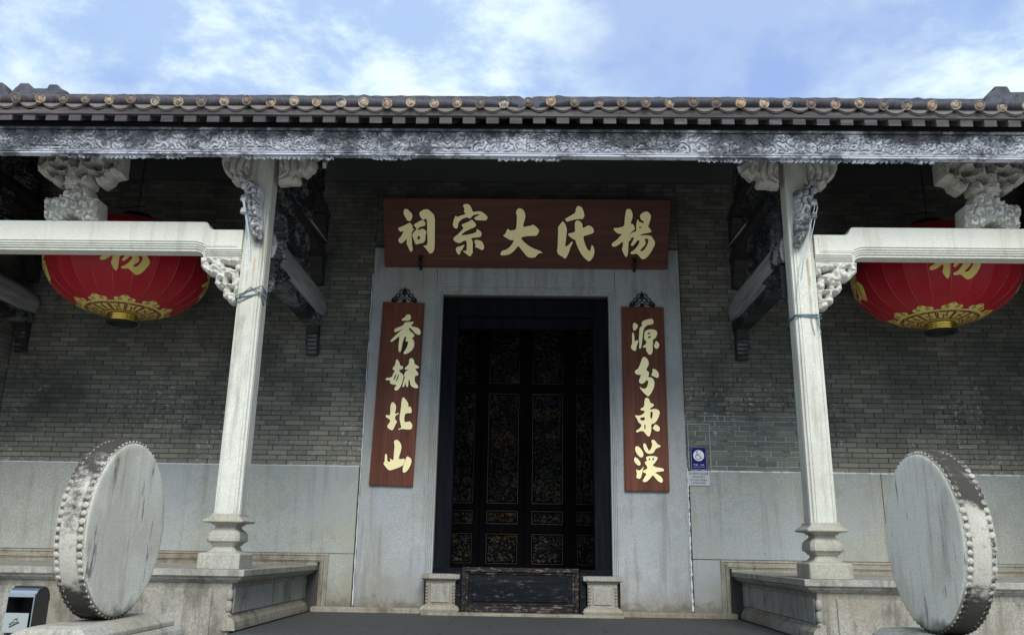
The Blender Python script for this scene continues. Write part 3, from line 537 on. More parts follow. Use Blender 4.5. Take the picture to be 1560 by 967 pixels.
'漢': [[(1.455,2.197),(1.484,2.221),(1.534,2.183),(1.571,2.112),(1.549,2.062),(1.509,2.076),(1.481,2.111),(1.461,2.147)],[(1.437,2.046),(1.455,2.075),(1.501,2.04),(1.531,1.983),(1.506,1.955),(1.471,1.975),(1.443,2.011)],[(1.46,1.921),(1.498,1.891),(1.541,1.92),(1.568,1.96),(1.551,1.905),(1.528,1.806),(1.502,1.785),(1.457,1.805),(1.475,1.848)],[(1.56,2.241),(1.593,2.259),(1.62,2.192),(1.641,2.149),(1.671,2.192),(1.686,2.243),(1.671,2.293),(1.703,2.308),(1.738,2.272),(1.755,2.24),(1.794,2.23),(1.793,2.208),(1.75,2.194),(1.72,2.172),(1.697,2.121),(1.618,2.113),(1.576,2.162)],[(1.598,2.077),(1.668,2.092),(1.751,2.079),(1.745,2.043),(1.708,1.993),(1.676,1.964),(1.735,1.939),(1.792,1.937),(1.831,1.917),(1.826,1.892),(1.755,1.883),(1.704,1.872),(1.746,1.852),(1.795,1.817),(1.815,1.768),(1.793,1.74),(1.758,1.753),(1.716,1.795),(1.682,1.844),(1.645,1.794),(1.587,1.744),(1.537,1.757),(1.574,1.814),(1.601,1.857),(1.55,1.874),(1.555,1.898),(1.613,1.921),(1.607,1.956),(1.579,1.991),(1.582,2.017),(1.615,2.02),(1.598,2.048)],[(1.631,2.056),(1.652,2.056),(1.649,2.032),(1.632,2.032)],[(1.681,2.061),(1.71,2.061),(1.695,2.033),(1.68,2.029)]],
}
SHAPE = {
'step': [[(-3.545,3.886),(-3.092,3.891),(-3.085,3.587),(-3.097,3.361),(-3.183,3.368),(-3.205,3.418),(-3.255,3.434),(-3.26,3.485),(-3.25,3.535),(-3.323,3.538),(-3.361,3.593),(-3.359,3.644),(-3.355,3.678),(-3.446,3.694),(-3.5,3.744),(-3.532,3.778)],[(-3.289,3.82),(-3.159,3.794),(-3.149,3.736),(-3.214,3.764),(-3.28,3.772)],[(-3.239,3.662),(-3.183,3.668),(-3.174,3.583),(-3.234,3.586)],[(-3.196,3.536),(-3.145,3.536),(-3.142,3.482),(-3.185,3.485)],[(-3.453,3.83),(-3.41,3.814),(-3.438,3.771)],[(-3.316,3.627),(-3.281,3.633),(-3.28,3.594),(-3.305,3.599)],[(-3.119,3.723),(-3.096,3.723),(-3.092,3.655),(-3.108,3.655)]],
'wingL': [[(-3.428,5.152),(-3.073,5.155),(-3.072,4.802),(-3.151,4.802),(-3.19,4.74),(-3.258,4.739),(-3.294,4.776),(-3.289,4.819),(-3.272,4.868),(-3.3,4.868),(-3.302,4.831),(-3.349,4.849),(-3.388,4.892),(-3.411,4.941),(-3.434,4.997),(-3.421,5.04),(-3.397,5.078)]],
'wingR': [[(-2.786,5.157),(-2.306,5.161),(-2.325,5.098),(-2.384,5.054),(-2.367,4.986),(-2.385,4.924),(-2.422,4.893),(-2.469,4.838),(-2.51,4.862),(-2.534,4.874),(-2.549,4.849),(-2.527,4.788),(-2.547,4.757),(-2.637,4.757),(-2.704,4.744),(-2.772,4.743)]],
'post': [[(-5.341,4.523),(-5.324,4.545),(-5.304,4.551),(-5.184,4.546),(-5.183,4.574),(-5.137,4.608),(-5.081,4.647),(-5.044,4.681),(-4.899,4.682),(-4.856,4.604),(-4.822,4.549),(-4.753,4.539),(-4.727,4.297),(-4.753,4.264),(-4.88,4.258),(-4.891,4.296),(-4.932,4.295),(-4.948,4.334),(-4.984,4.333),(-4.994,4.361),(-5.081,4.36),(-5.082,4.329),(-5.122,4.327),(-5.122,4.294),(-5.147,4.288),(-5.146,4.252),(-5.259,4.251),(-5.307,4.292)]],
'upper': [[(-5.493,5.118),(-4.544,5.126),(-4.533,5.046),(-4.526,4.837),(-4.629,4.813),(-4.655,4.752),(-4.74,4.695),(-4.798,4.728),(-4.829,4.784),(-4.832,4.834),(-4.853,4.851),(-4.865,4.823),(-4.84,4.761),(-4.846,4.694),(-4.885,4.666),(-4.942,4.688),(-5.009,4.687),(-5.067,4.687),(-5.123,4.708),(-5.159,4.753),(-5.16,4.82),(-5.183,4.843),(-5.2,4.828),(-5.185,4.781),(-5.179,4.725),(-5.213,4.691),(-5.307,4.74),(-5.352,4.807),(-5.417,4.818),(-5.495,4.885)],[(-5.298,4.932),(-5.243,4.955),(-5.158,4.944),(-5.147,4.905),(-5.203,4.888),(-5.273,4.898)],[(-5.083,5.03),(-5.035,5.036),(-5.02,4.963),(-5.031,4.892),(-5.064,4.906)],[(-4.901,4.952),(-4.824,4.964),(-4.755,4.948),(-4.746,4.891),(-4.814,4.885),(-4.885,4.907)],[(-4.989,4.85),(-4.928,4.862),(-4.907,4.822),(-4.941,4.783),(-4.971,4.799)],[(-5.149,4.882),(-5.09,4.877),(-5.089,4.838),(-5.127,4.832)],[(-4.791,4.857),(-4.738,4.863),(-4.734,4.801),(-4.773,4.801)],[(-5.309,4.847),(-5.263,4.859),(-5.241,4.814),(-5.277,4.797)],[(-5.456,5.039),(-5.413,5.05),(-5.395,4.96),(-5.435,4.942)],[(-4.963,5.043),(-4.925,5.054),(-4.908,5.003),(-4.945,4.992)],[(-4.702,4.988),(-4.635,5.0),(-4.633,4.909),(-4.679,4.898)],[(-5.218,5.052),(-5.151,5.058),(-5.133,5.007),(-5.2,4.995)],[(-5.363,5.039),(-5.316,5.051),(-5.298,5.0),(-5.345,4.988)]],
'figure': [[(-3.128,4.72),(-3.028,4.737),(-2.979,4.675),(-2.898,4.66),(-2.884,4.52),(-2.895,4.405),(-2.866,4.252),(-2.851,4.026),(-2.928,4.018),(-3.001,4.175),(-3.028,4.304),(-3.071,4.519),(-3.105,4.635)]],
}
# ------------------------------------------------------------------ the setting
SLOPE = 0.566
def roofz(y): return 5.275+SLOPE*(y+3.6)

g = MB().box(-90, 90, -120, 90, -1.0, -0.6).build('ground', 'ground', kind='structure')
fl = MB().box(-2.71, 2.71, -3.1, 0.0, -0.6, 0.076).build('floor', 'floor', kind='structure')
for r, (y0, y1) in enumerate(((-3.1, -2.42), (-2.42, -1.74), (-1.74, -1.04), (-1.04, -0.17))):
    xs = [-2.7, -1.5, -0.35, 0.85, 1.9, 2.7] if r % 2 else [-2.7, -1.95, -0.8, 0.4, 1.55, 2.7]
    for a, b in zip(xs, xs[1:]):
        MB().box(a+.0015, b-.0015, y0+.0015, y1-.0015, 0.0, 0.08).build('paving_slab', 'floor', fl, bevel=.002)
st = MB()
for k in range(3): st.box(-2.71, 2.71, -3.1-0.34*(k+1), -3.101-0.34*k, -0.6, 0.08-0.17*(k+1))
st.build('steps', 'plinth', bevel=.012, kind='structure')

hall = thing('ancestral_hall', 'grey brick ancestral hall front with granite columns, tiled eaves and dark central doorway', 'building')

# ------------------------------------------------------------------ brick walls
def brick_pts(x0, x1, z0, z1, yf, ch=0.004):
    a = [(x0, .012, z0), (x1, .012, z0), (x1, .012, z1), (x0, .012, z1)]
    b = [(x0, yf+ch, z0), (x1, yf+ch, z0), (x1, yf+ch, z1), (x0, yf+ch, z1)]
    c = [(x0+ch, yf, z0+ch), (x1-ch, yf, z0+ch), (x1-ch, yf, z1-ch), (x0+ch, yf, z1-ch)]
    f = [(8, 9, 10, 11)]
    for i in range(4):
        j = (i+1) % 4; f += [(i, j, 4+j, 4+i), (4+i, 4+j, 8+j, 8+i)]
    return a+b+c, f
def wall_bricks():
    wall = MB()
    for x0, x1, z0, z1 in ((-7.22, -2.10, 0.05, 7.25), (2.10, 7.22, 0.05, 7.25), (-2.10, 2.10, 4.95, 7.25), (-2.10, -1.20, .05, 4.95), (1.20, 2.10, .05, 4.95), (-1.20, 1.20, 4.30, 4.95)):
        wall.box(x0, x1, 0.009, 0.40, z0, z1)
    wall = wall.build('brick_wall', 'mortar', hall)
    H, Lb, jt = 0.0665, 0.267, 0.0045
    rg = random.Random(3); B = []
    for x0, x1, z0, z1 in ((-7.2, -2.17, 1.915, 6.05), (2.15, 7.2, 1.915, 6.05), (-2.17, 2.15, 4.985, 6.05)):
        n0 = int(round((z0-1.915)/H)) if z0 > 2 else 0
        r = n0
        while 1.915+r*H < z1-0.02:
            za = 1.915+r*H; x = x0-(Lb/2 if r % 2 else 0)-(0.07 if r % 5 == 3 else 0)
            zw = rg.uniform(-.0015, .0015)
            while x < x1-0.01:
                a, b = max(x, x0), min(x+Lb+rg.uniform(-.004, .004), x1)
                if b-a > 0.03: B.append((a+jt, b-jt, za+jt*.8+zw, za+H-jt*.8+zw, -rg.uniform(0, .006)))
                x += Lb
            r += 1
    cam = Vector(CAM_POS)
    full = lambda b: abs((b[1]-b[0])-(Lb-2*jt)) < 0.012
    vis = [b for b in B if abs(b[0]+b[1]) < 13.0]
    vis.sort(key=lambda b: (Vector(((b[0]+b[1])/2, 0, (b[2]+b[3])/2))-cam).length)
    near = vis[:300]; ns = set(near)
    meshes = []
    for k in range(8):
        w, h = Lb-2*jt, H-1.6*jt; v, f = brick_pts(-w/2, w/2, -h/2, h/2, -k*.0008)
        if k % 3 == 2: v[10] = (v[10][0]-.012, v[10][1]+.003, v[10][2]-.006)
        if k % 3 == 1: v[8] = (v[8][0]+.010, v[8][1]+.002, v[8][2]+.008)
        me = bpy.data.meshes.new('brick'); me.from_pydata(v, [], f); me.materials.append(M['brick']); meshes.append(me)
    for b in near:
        if full(b):
            me = meshes[rg.randrange(8)]
        else:
            w, h = b[1]-b[0], b[3]-b[2]; v, f = brick_pts(-w/2, w/2, -h/2, h/2, b[4])
            me = bpy.data.meshes.new('brick'); me.from_pydata(v, [], f); me.materials.append(M['brick'])
        o = bpy.data.objects.new('brick', me); COL.objects.link(o); o.parent = wall
        o.location = ((b[0]+b[1])/2, 0, (b[2]+b[3])/2)
    mb = MB()
    for b in B:
        if b not in ns: mb.add(*brick_pts(*b))
    mb.build('brick_courses', 'brick', wall, kind='stuff')
    fz = MB().box(-7.2, 7.2, -0.004, 0.01, 6.05, 7.2)
    fz.build('plaster_frieze', 'frieze', wall)
    # side walls of the porch with their own brick courses
    for s in (-1, 1):
        sw = MB().box(7.209*s, 7.6*s, -2.95, 0.40, 0.05, 6.0)
        sw.prism([(-2.95, 6.0), (0.40, 6.0), (2.0, roofz(2)-.3), (0.4, roofz(.4)-.3), (-2.95, roofz(-2.95)-.3)], 7.209*s, 7.6*s, 'X')
        sw.box(7.2*s, 7.6*s, .40, 7.4, 0.05, 5.4)
        sw.prism([(.40, 5.4), (7.4, 5.4), (2.0, roofz(2)-.3), (.4, roofz(.4)-.3)], 7.2*s, 7.6*s, 'X')
        so = sw.build('side_wall', 'mortar', hall)
        mb = MB(); r = 0
        while 1.915+r*H < 6.6:
            za = 1.915+r*H; y = -2.95-(Lb/2 if r % 2 else 0)
            while y < 0:
                a, b = max(y, -2.95), min(y+Lb, 0)
                if b-a > .03:
                    v, f = brick_pts(a+jt, b-jt, za+jt*.8, za+H-jt*.8, -rg.uniform(0, .005))
                    mb.add([(7.2*s+s*p[1], p[0], p[2]) for p in v], f)
                y += Lb
            r += 1
        mb.build('brick_courses', 'brick', so, kind='stuff')
        MB().box(7.17*s, 7.26*s, -2.9, -0.04, .6, 1.912).build('stone_slab', 'dado', so, bevel=.006)
wall_bricks()

# granite dado
dados = {-1: MB().box(-7.2, -2.18, -0.012, 0.009, 0.08, 1.90).build('dado', 'mortar', hall), 1: MB().box(2.16, 7.2, -0.012, 0.009, 0.08, 1.90).build('dado', 'mortar', hall)}
for x0, x1, z0, z1 in ((-7.2, -4.925, .79, 1.908), (-4.917, -2.205, .788, 1.908), (-2.60, -2.205, .13, .782),
                       (2.175, 4.68, .79, 1.902), (4.688, 7.2, .788, 1.902), (2.175, 2.60, .13, .782)):
    MB().box(x0, x1, -0.036, 0.008, z0, z1).build('stone_slab', 'dado', dados[-1 if x0 < 0 else 1], bevel=.005, seg=2)

def sweep(path, prof, closed=False, out=1, mk=None):
    """closed profile [(offset, h)] swept along a 2D path with mitred corners; mk(a, b, h) -> xyz"""
    P = [Vector(p) for p in path]; n = len(P); R = []
    for i in range(n):
        d1 = (P[i]-P[i-1]).normalized() if i else (P[1]-P[0]).normalized()
        d2 = (P[i+1]-P[i]).normalized() if i < n-1 else d1
        n1 = Vector((d1.y, -d1.x))*out; n2 = Vector((d2.y, -d2.x))*out
        m = (n1+n2); m = m/ max(0.2, m.length_squared/2)
        R.append([mk(P[i].x+m.x*o, P[i].y+m.y*o, h) for o, h in prof])
    return R

# moulded strip on the wall behind each plinth, turning down to the floor
for s in (-1, 1):
    prof = [(-.075, -.036), (-.075, -.055), (-.05, -.062), (-.045, -.050), (-.02, -.052), (-.015, -.075), (.012, -.078), (.02, -.066), (.03, -.066), (.03, -.036)]
    R = sweep([(7.2*s, .71), (2.60*s, .71), (2.60*s, .09)], prof, out=-1 if s > 0 else 1, mk=lambda a, b, h: (a, h, b))
    MB().rings(R).build('wall_moulding', 'moulding', dados[s])
    MB().box(2.66*s, 7.18*s, -.058, -.0125, .58, .70).build('backing_strip', 'moulding', dados[s], bevel=.003)

# stone kerb along the foot of the wall
MB().box(-2.69, -1.27, -0.165, -0.001, .02, .138).box(1.25, 2.69, -0.165, -0.001, .02, .138).box(-1.26, 1.24, -.42, -.001, .02, .112).build('foot_course', 'moulding', hall, bevel=.01, seg=2)

# ------------------------------------------------------------------ door surround
sur = MB().box(-1.258, 1.228, -0.069, 0.34, 4.405, 4.985).build('door_surround', 'portal', hall, bevel=.004)
for x0, x1 in ((-2.165, -1.262), (1.232, 2.135)): MB().box(x0, x1, -0.07, 0.34, .12, 4.985).build('stone_jamb', 'portal', sur, bevel=.006, seg=2)
R = sweep([(-1.262, .50), (-1.262, 4.40), (1.232, 4.40), (1.232, .50)],
          [(0, -.085), (.018, -.085), (.022, -.070), (.038, -.070), (.042, -.055), (.058, -.055), (.062, -.035), (.085, -.035), (.09, 0.10), (0, .10)], out=1, mk=lambda a, b, h: (a, h, b))
MB().rings(R).build('stone_moulding', 'portal', sur)
ck = random.Random(5)
def caulk(x, z0, z1, w):
    n = 60; R = []
    for i in range(n+1):
        z = z0+(z1-z0)*i/n; a = w*(.3+.8*ck.random()); xx = x+ck.uniform(-.004, .004)
        R.append([(xx-a/2, -.036, z), (xx-a/4, -.052, z), (xx+a/4, -.052, z), (xx+a/2, -.036, z)])
    return MB().rings(R, closed=False, cap=False, smooth=True)
caulk(2.148, .15, 1.95, .036).build('mortar_line', 'caulk', sur)
caulk(-2.18, .15, 4.6, .022).build('mortar_line', 'caulk', sur)
for x0, x1 in ((-7.19, -2.2), (2.2, 7.19)):
    m = MB(); n = 160; R = []
    for i in range(n+1):
        x = x0+(x1-x0)*i/n; a = (.006 if x < 0 else .010)*(.1+.9*ck.random())
        R.append([(x, -.036, 1.906-a), (x, -.03, 1.912+a), (x, 0, 1.916+a)])
    m.rings(R, closed=False, cap=False).build('mortar_line', 'caulk', sur)

# timber frame in the opening
fr = MB().box(-.954, .924, .052, .22, 4.02, 4.27).build('door_frame', 'black_wood', hall, bevel=.006)
MB().box(-.954, .924, .10, .20, 3.86, 4.018).build('inner_rail', 'black_wood', fr, bevel=.006)
for x0, x1 in ((-1.176, -.955), (.925, 1.146)): MB().box(x0, x1, .05, .22, .56, 4.27).build('door_post', 'black_wood', fr, bevel=.008)
for x0, x1 in ((-1.172, -.80), (.72, 1.142)): MB().box(x0, x1, -.03, .049, .555, .635).build('sill_rail', 'black_wood', fr, bevel=.006)
for x in (-.62, -.2, .25, .62): MB().box(x-.035, x+.035, .06, .099, 3.92, 3.97).build('door_stud', 'black_wood', fr)
# high threshold panel
th = MB().box(-.745, .665, -.22, .03, .125, .62).build('threshold', 'threshold', hall)
R = sweep([(-.775, .115), (-.775, .645), (.695, .645), (.695, .115)], [(-.002, -.255), (.045, -.262), (.055, -.235), (.075, -.235), (.08, -.222), (.08, -.05), (-.002, -.05)], out=1, mk=lambda a, b, h: (a, h, b))
MB().rings(R).build('frame_moulding', 'threshold_frame', th)
MB().box(-.695, .615, -.258, -.221, .118, .195).box(-.695, .615, -.247, -.221, .199, .214).build('bottom_rail', 'threshold_frame', th, bevel=.004)
MB().box(-.64, .56, -.232, -.2205, .24, .555).build('inner_panel', 'threshold', th, bevel=.006)
for x0, x1 in ((-.86, -.783), (.703, .78)): MB().prism([(x0, -.30), (x1, -.30), (x1, .02), (x0, .02)], .115, .60, 'Z').build('side_board', 'threshold', th, bevel=.006)
for s, xc in ((-1, -1.035), (1, .985)):
    b = MB().box(xc-.185, xc+.185, -.33, -.0, .17, .50)
    b = b.build('door_stone', 'plinth', sur, bevel=.006)
    def frame(h, z, y0=-.33): return [(xc-h, y0-(h-.185), z), (xc+h, y0-(h-.185), z), (xc+h, 0, z), (xc-h, 0, z)]
    MB().rings([frame(.187, .468), frame(.20, .485), (frame(.235, .505)), frame(.242, .512), frame(.242, .562)]).build('door_stone_cap', 'cap', sur, bevel=.003)
    MB().rings([frame(.235, .112), frame(.245, .145), frame(.23, .175), frame(.195, .195)]).build('door_stone_base', 'moulding', sur, bevel=.003)
    MB().box(xc-.115, xc+.115, -.342, -.331, .225, .44).build('door_stone_panel', 'cap', sur, bevel=.006)
    for q in (-1, 1):
        m = MB()
        for k in range(6): m.lathe([(0, -.02), (.012, -.016), (.017, 0), (.012, .016), (0, .02)], (xc+q*.165, -.333, .235+k*.038), n=8)
        m.build('bead_strip', 'plinth', sur)

# dark room behind with its gilded screen
rm = MB()
rm.box(-2.7, -2.6, .4, 3.7, 0, 5.4).box(2.6, 2.7, .4, 3.7, 0, 5.4).box(-2.6, 2.6, 3.6, 3.7, 0, 5.4).box(-2.6, 2.6, .4, 3.6, 5.3, 5.4).box(-2.6, 2.6, .4, 3.6, 0, .06)
rm.build('entrance_room', 'screen', hall)
scr = MB().box(-1.45, 1.45, 2.10, 2.16, .06, 5.2).build('folding_screen', 'screen', hall)
for k in range(4):
    cx = -1.05+.70*k
    lf = MB()
    for a, b in ((-.348, -.25), (.25, .348)): lf.box(cx+a, cx+b, 2.0, 2.10, .10, 4.9)
    for z0, z1 in ((.10, .65), (1.12, 1.24), (1.465, 1.55), (3.3, 3.44)): lf.box(cx-.249, cx+.249, 2.012, 2.10, z0, z1)
    lf.build('screen_leaf', 'screen', scr, bevel=.006)
    for z0, z1, sd in ((.66, 1.11, 1), (1.25, 1.455, 2), (1.56, 3.29, 3), (3.45, 4.8, 4)):
        carved('carved_panel', [[(cx-.236, z0+.012), (cx+.236, z0+.012), (cx+.236, z1-.012), (cx-.236, z1-.012)]], 2.075, .01, 'gilt', scr, res=.011, amp=.035, rnd=1,
               hfun=lambda x, y, q=sd*10+k: .6*scrolls(x+.03*np.sin(13*y+q), y, .15, q, 1.1)+.5*scrolls(x, y+.02*np.sin(21*x), .06, q+3, 1.0))
        m = MB()
        for a, b, c, d in ((cx-.242, cx+.242, z0+.002, z0+.010), (cx-.242, cx+.242, z1-.010, z1-.002), (cx-.242, cx-.234, z0+.011, z1-.011), (cx+.234, cx+.242, z0+.011, z1-.011)): m.box(a, b, 2.035, 2.05, c, d)
        m.build('gilt_frame', 'gilt_line', scr)

# ------------------------------------------------------------------ plinths
for s in (-1, 1):
    pl = MB().box(2.80*s, 7.2*s, -2.86, -.001, -.6, .52).build('plinth', 'plinth', hall)
    # raised border and panel stones of the sides
    for y0, y1 in ((-2.80, -1.52), (-1.515, -.06)):
        MB().box(2.783*s, 2.80*s, y0, y1, .235, .47).build('panel_stone', 'cap', pl, bevel=.006, seg=2)
    for x0, x1 in ((2.98, 4.9), (4.905, 7.1)):
        MB().box(x0*s, x1*s, -2.876, -2.86, -.45, .46).build('panel_stone', 'plinth', pl, bevel=.006, seg=2)
    # baluster-like corner
    m = MB()
    for k in range(8):
        z = -.40+k*.108
        m.lathe([(.02, z), (.032, z+.018), (.034, z+.05), (.032, z+.08), (.02, z+.10)], (2.815*s, -2.845, 0), n=8)
    m.build('corner_bead', 'cap', pl)
    mk = lambda a, b, h: (a*s, b, h)
    cp = [(-.50, .642), (.135, .642), (.14, .636), (.14, .583), (.132, .578), (.105, .570), (.095, .548), (.07, .542), (.055, .525), (.03, .519), (0.0, .505), (-.50, .505)]
    for path in ([(2.80, -.002), (2.80, -2.44)], [(2.80, -2.445), (2.80, -2.83), (4.30, -2.83)], [(4.304, -2.83), (5.9, -2.83)], [(5.904, -2.83), (7.195, -2.83)]):
        MB().rings(sweep(path, cp, out=1, mk=mk)).build('cap_slab', 'cap', pl, bevel=.002)
    MB().box(3.305*s, 7.195*s, -2.32, -.04, .50, .638).build('paving_slab', 'cap', pl, bevel=.003)
    bp = [(-.05, .23), (.004, .23), (.012, .205), (.04, .195), (.068, .165), (.078, .12), (.08, .085), (-.05, .085)]
    for path in ([(2.80, -.17), (2.80, -1.3)], [(2.80, -1.304), (2.80, -2.5)], [(2.80, -2.504), (2.80, -2.91)]):
        MB().rings(sweep(path, bp, out=1, mk=mk)).build('base_moulding', 'moulding', pl, bevel=.003)

# ------------------------------------------------------------------ columns
def column(s):
    cx, cy = 2.957*s, -2.665
    q = [(.072, -.130), (.075, -.121), (.086, -.121), (.089, -.128), (.100, -.125), (.104, -.112)]
    corner = q+[(-b, -a) for a, b in q[::-1]]
    sec = []
    for k in range(4):
        c, sn = [(1, 0), (0, 1), (-1, 0), (0, -1)][k]
        sec += [(c*a-sn*b, sn*a+c*b) for a, b in corner]
    R = []
    for z, f in ((1.165, 1.02), (3.0, 1.0), (5.38, .97)): R.append([(cx+a*f, cy+b*f, z) for a, b in sec])
    col = MB().rings(R).build('column', 'column', hall, label=('left' if s < 0 else 'right')+' granite column with fluted corners on a moulded base')
    def sq(h, z, ch=.0):
        c = max(ch, .001)
        return [(cx+a, cy+b, z) for a, b in ((-h+c, -h), (h-c, -h), (h, -h+c), (h, h-c), (h-c, h), (-h+c, h), (-h, h-c), (-h, -h+c))]
    lv = [(.208, .643, .012), (.210, .775, .012), (.200, .790, .012), (.150, .800, .02), (.124, .818, .02), (.110, .838, .02), (.108, .862, .02), (.124, .864, .02), (.124, .878, .02),
          (.138, .880, .025), (.138, .893, .025), (.152, .896, .03), (.163, .904, .035), (.165, .935, .035), (.160, .972, .035), (.142, 1.000, .03), (.118, 1.016, .02), (.106, 1.026, .015), (.104, 1.052, .012),
          (.116, 1.056, .01), (.130, 1.066, .01), (.132, 1.074, .01), (.198, 1.084, .01), (.204, 1.096, .01), (.196, 1.108, .01), (.168, 1.126, .01), (.148, 1.146, .01), (.144, 1.168, .01)]
    MB().rings([sq(*x) for x in lv]).build('column_base', 'column_base', col, bevel=.003)
    f = lambda p: [(x*(-s), z) for x, z in p]
    def leaf(x0, sg):
        # acanthus-like leaf: ridges fanning out from the foot of the shaft
        def h(x, y):
            u = (x*(-s)-x0)*sg; v = y-4.70
            an = np.arctan2(v, u+.02); r = np.hypot(u+.02, v)
            ph = an*9+3.2*np.sin(r*9)
            rid = np.abs(np.sin(ph))**.45
            tip = np.abs(np.sin(r*17-.9*np.abs(np.sin(ph))))**.5
            return .15+.85*rid*(.45+.55*tip)
        return h
    carved('carved_wing', [f(p) for p in SHAPE['wingL']], -2.76, .11, 'wing', col, amp=.060, hfun=leaf(-3.075, -1), blur=0, rnd=3, res=.006)
    carved('carved_wing', [f(p) for p in SHAPE['wingR']], -2.76, .11, 'wing', col, amp=.060, hfun=leaf(-2.80, 1), blur=0, rnd=3, res=.006)
    carved('carved_bracket', [f(p) for p in SHAPE['step']], -2.745, .14, 'carved', col, amp=.040, s=.115, seed=21, turns=1.1, res=.0055, blur=3, rnd=4)
    # guardian carving held against the front corner of the shaft
    carved('carved_figure', [f(p) for p in SHAPE['figure']], -2.90, .10, 'figure', col, amp=.070, s=.095, seed=31, turns=.8, res=.006, blur=3, rnd=5)
    m = MB()
    m.lathe([(0, -.06), (.026, -.055), (.036, -.03), (.036, .03), (.026, .055), (0, .06)], (3.075*s, -2.95, 4.715), 'X', n=12)
    for i, (z, r) in enumerate(((4.615, .036), (4.475, .042), (4.33, .038))):
        m.lathe([(0, -r*.9), (r*.8, -r*.8), (r, -r*.3), (r*.75, r*.2), (r*.9, r*.6), (r*.5, r), (0, r*1.05)], ((3.068-.01*i)*s, -2.955, z), n=9)
    m.build('carved_figure', 'figure', col, bevel=.006, kind='stuff')
    return col
cols = {s: column(s) for s in (-1, 1)}

# ------------------------------------------------------------------ stone lintel beams between column and side wall
def stone_beam(s):
    def outline(o, top=True):
        b = [(3.085, 3.887+o*.75), (3.50-o*.3, 3.887+o*.75), (3.507-o*.3, 3.90+o), (3.52-o*.3, 3.925+o), (3.545, 3.945+o), (3.585, 3.956+o), (3.64, 3.958+o), (7.18, 3.958+o)]
        t = [(7.18, 4.262), (3.515, 4.262), (3.49, 4.257), (3.475, 4.24), (3.47, 4.222), (3.455, 4.195), (3.43, 4.178), (3.40, 4.174), (3.085, 4.174)]
        return [(x*s, z) for x, z in b+t]
    bm = MB().prism(outline(.082), -2.80, -2.555).build('stone_beam', 'beam', hall)
    for k, (o, y) in enumerate(((.058, -2.788), (.036, -2.774), (.015, -2.760), (-.012, -2.742))):
        full = outline(o); up = outline(o+.03)
        nb = 8; poly = full[:nb]+up[:nb][::-1]
        MB().prism(poly, y, -2.57-.004*k).build('beam_moulding', 'beam', bm)
    # sunk line at the end block
    for o, y in ((.0, -2.8065), (.028, -2.8045)):
        m = MB()
        m.prism([(x*s, z) for x, z in ((3.13+o, 3.975+o*.6), (3.142+o, 3.975+o*.6), (3.142+o, 4.15), (3.13+o, 4.15))], y, -2.80)
        m.prism([(x*s, z) for x, z in ((3.1425+o, 3.975+o*.6), (3.50, 3.975+o*.6), (3.50, 3.985+o*.6), (3.1425+o, 3.985+o*.6))], y, -2.80)
        m.build('beam_moulding', 'beam', bm)
    for k in range(3):
        pts = []
        for i in range(9):
            a = radians(95+i*9.5); r = .085+.02*k
            pts.append(((3.402+r*cos(a)*-1+.0)*s, -2.802, 4.262-.0+ -r + r*sin(a)*.98))
    f = lambda p: [(x*(-s), z) for x, z in p]
    pb = carved('carved_post_block', [f(p) for p in SHAPE['post']], -2.79, .24, 'carved', bm, amp=.040, hfun=lambda x, y: np.clip((scrolls(x, y, .105, 41, 1.1)-.38)*5, -.5, 1), res=.0055, blur=1)
    def clouds(x, y):
        # rolled cloud heads along the lower edge, bands flowing up from them
        u = x*(-s); h = np.zeros(x.shape)
        for cx_, cz_, r0 in ((-5.27, 4.80, .085), (-5.20, 4.73, .07), (-5.10, 4.75, .085), (-4.985, 4.735, .075), (-4.87, 4.75, .085), (-4.73, 4.755, .095), (-5.36, 4.87, .08), (-4.60, 4.88, .085), (-5.0, 4.93, .09), (-4.80, 4.95, .08), (-5.18, 4.95, .09)):
            r = np.hypot(u-cx_, y-cz_); an = np.arctan2(y-cz_, u-cx_)*np.sign(cx_+5.0)
            k = np.clip(1-(r/r0)**4, 0, 1)*(.62+.38*np.cos(an+r/r0*7.5)); h = np.maximum(h, k)
        b = .30+.18*np.cos(26*(u+5.0)*(1-.9*(y-4.66)))
        pits = np.clip((scrolls(u, y, .16, 52, 1.0)-.30)*6, -.6, 1)
        return .45*pits+.55*np.maximum(h, b)
    carved('carved_bracket', [f(p) for p in SHAPE['upper']], -2.775, .16, 'wing', bm, amp=.075, hfun=lambda x, y: .80+.25*clouds(x, y)-.35*(np.abs(np.sin(scrolls(x, y, .13, 52, 1.2)*9)) < .22), res=.005, blur=0, rnd=7)
    c0 = 5.06*s
    MB().lathe([(.09, 4.655), (.115, 4.68), (.12, 4.70), (.10, 4.715)], (c0, -2.69, 0), n=16).build('post_neck', 'wing', bm)
    MB().rings([[(c0-w, -2.83, z), (c0+w, -2.83, z), (c0+w, -2.6, z), (c0-w, -2.6, z)] for w, z in ((.085, 4.685), (.055, 4.76), (.048, 4.90))]).build('post_neck', 'wing', bm, bevel=.008)
    return bm
for s in (-1, 1): stone_beam(s)

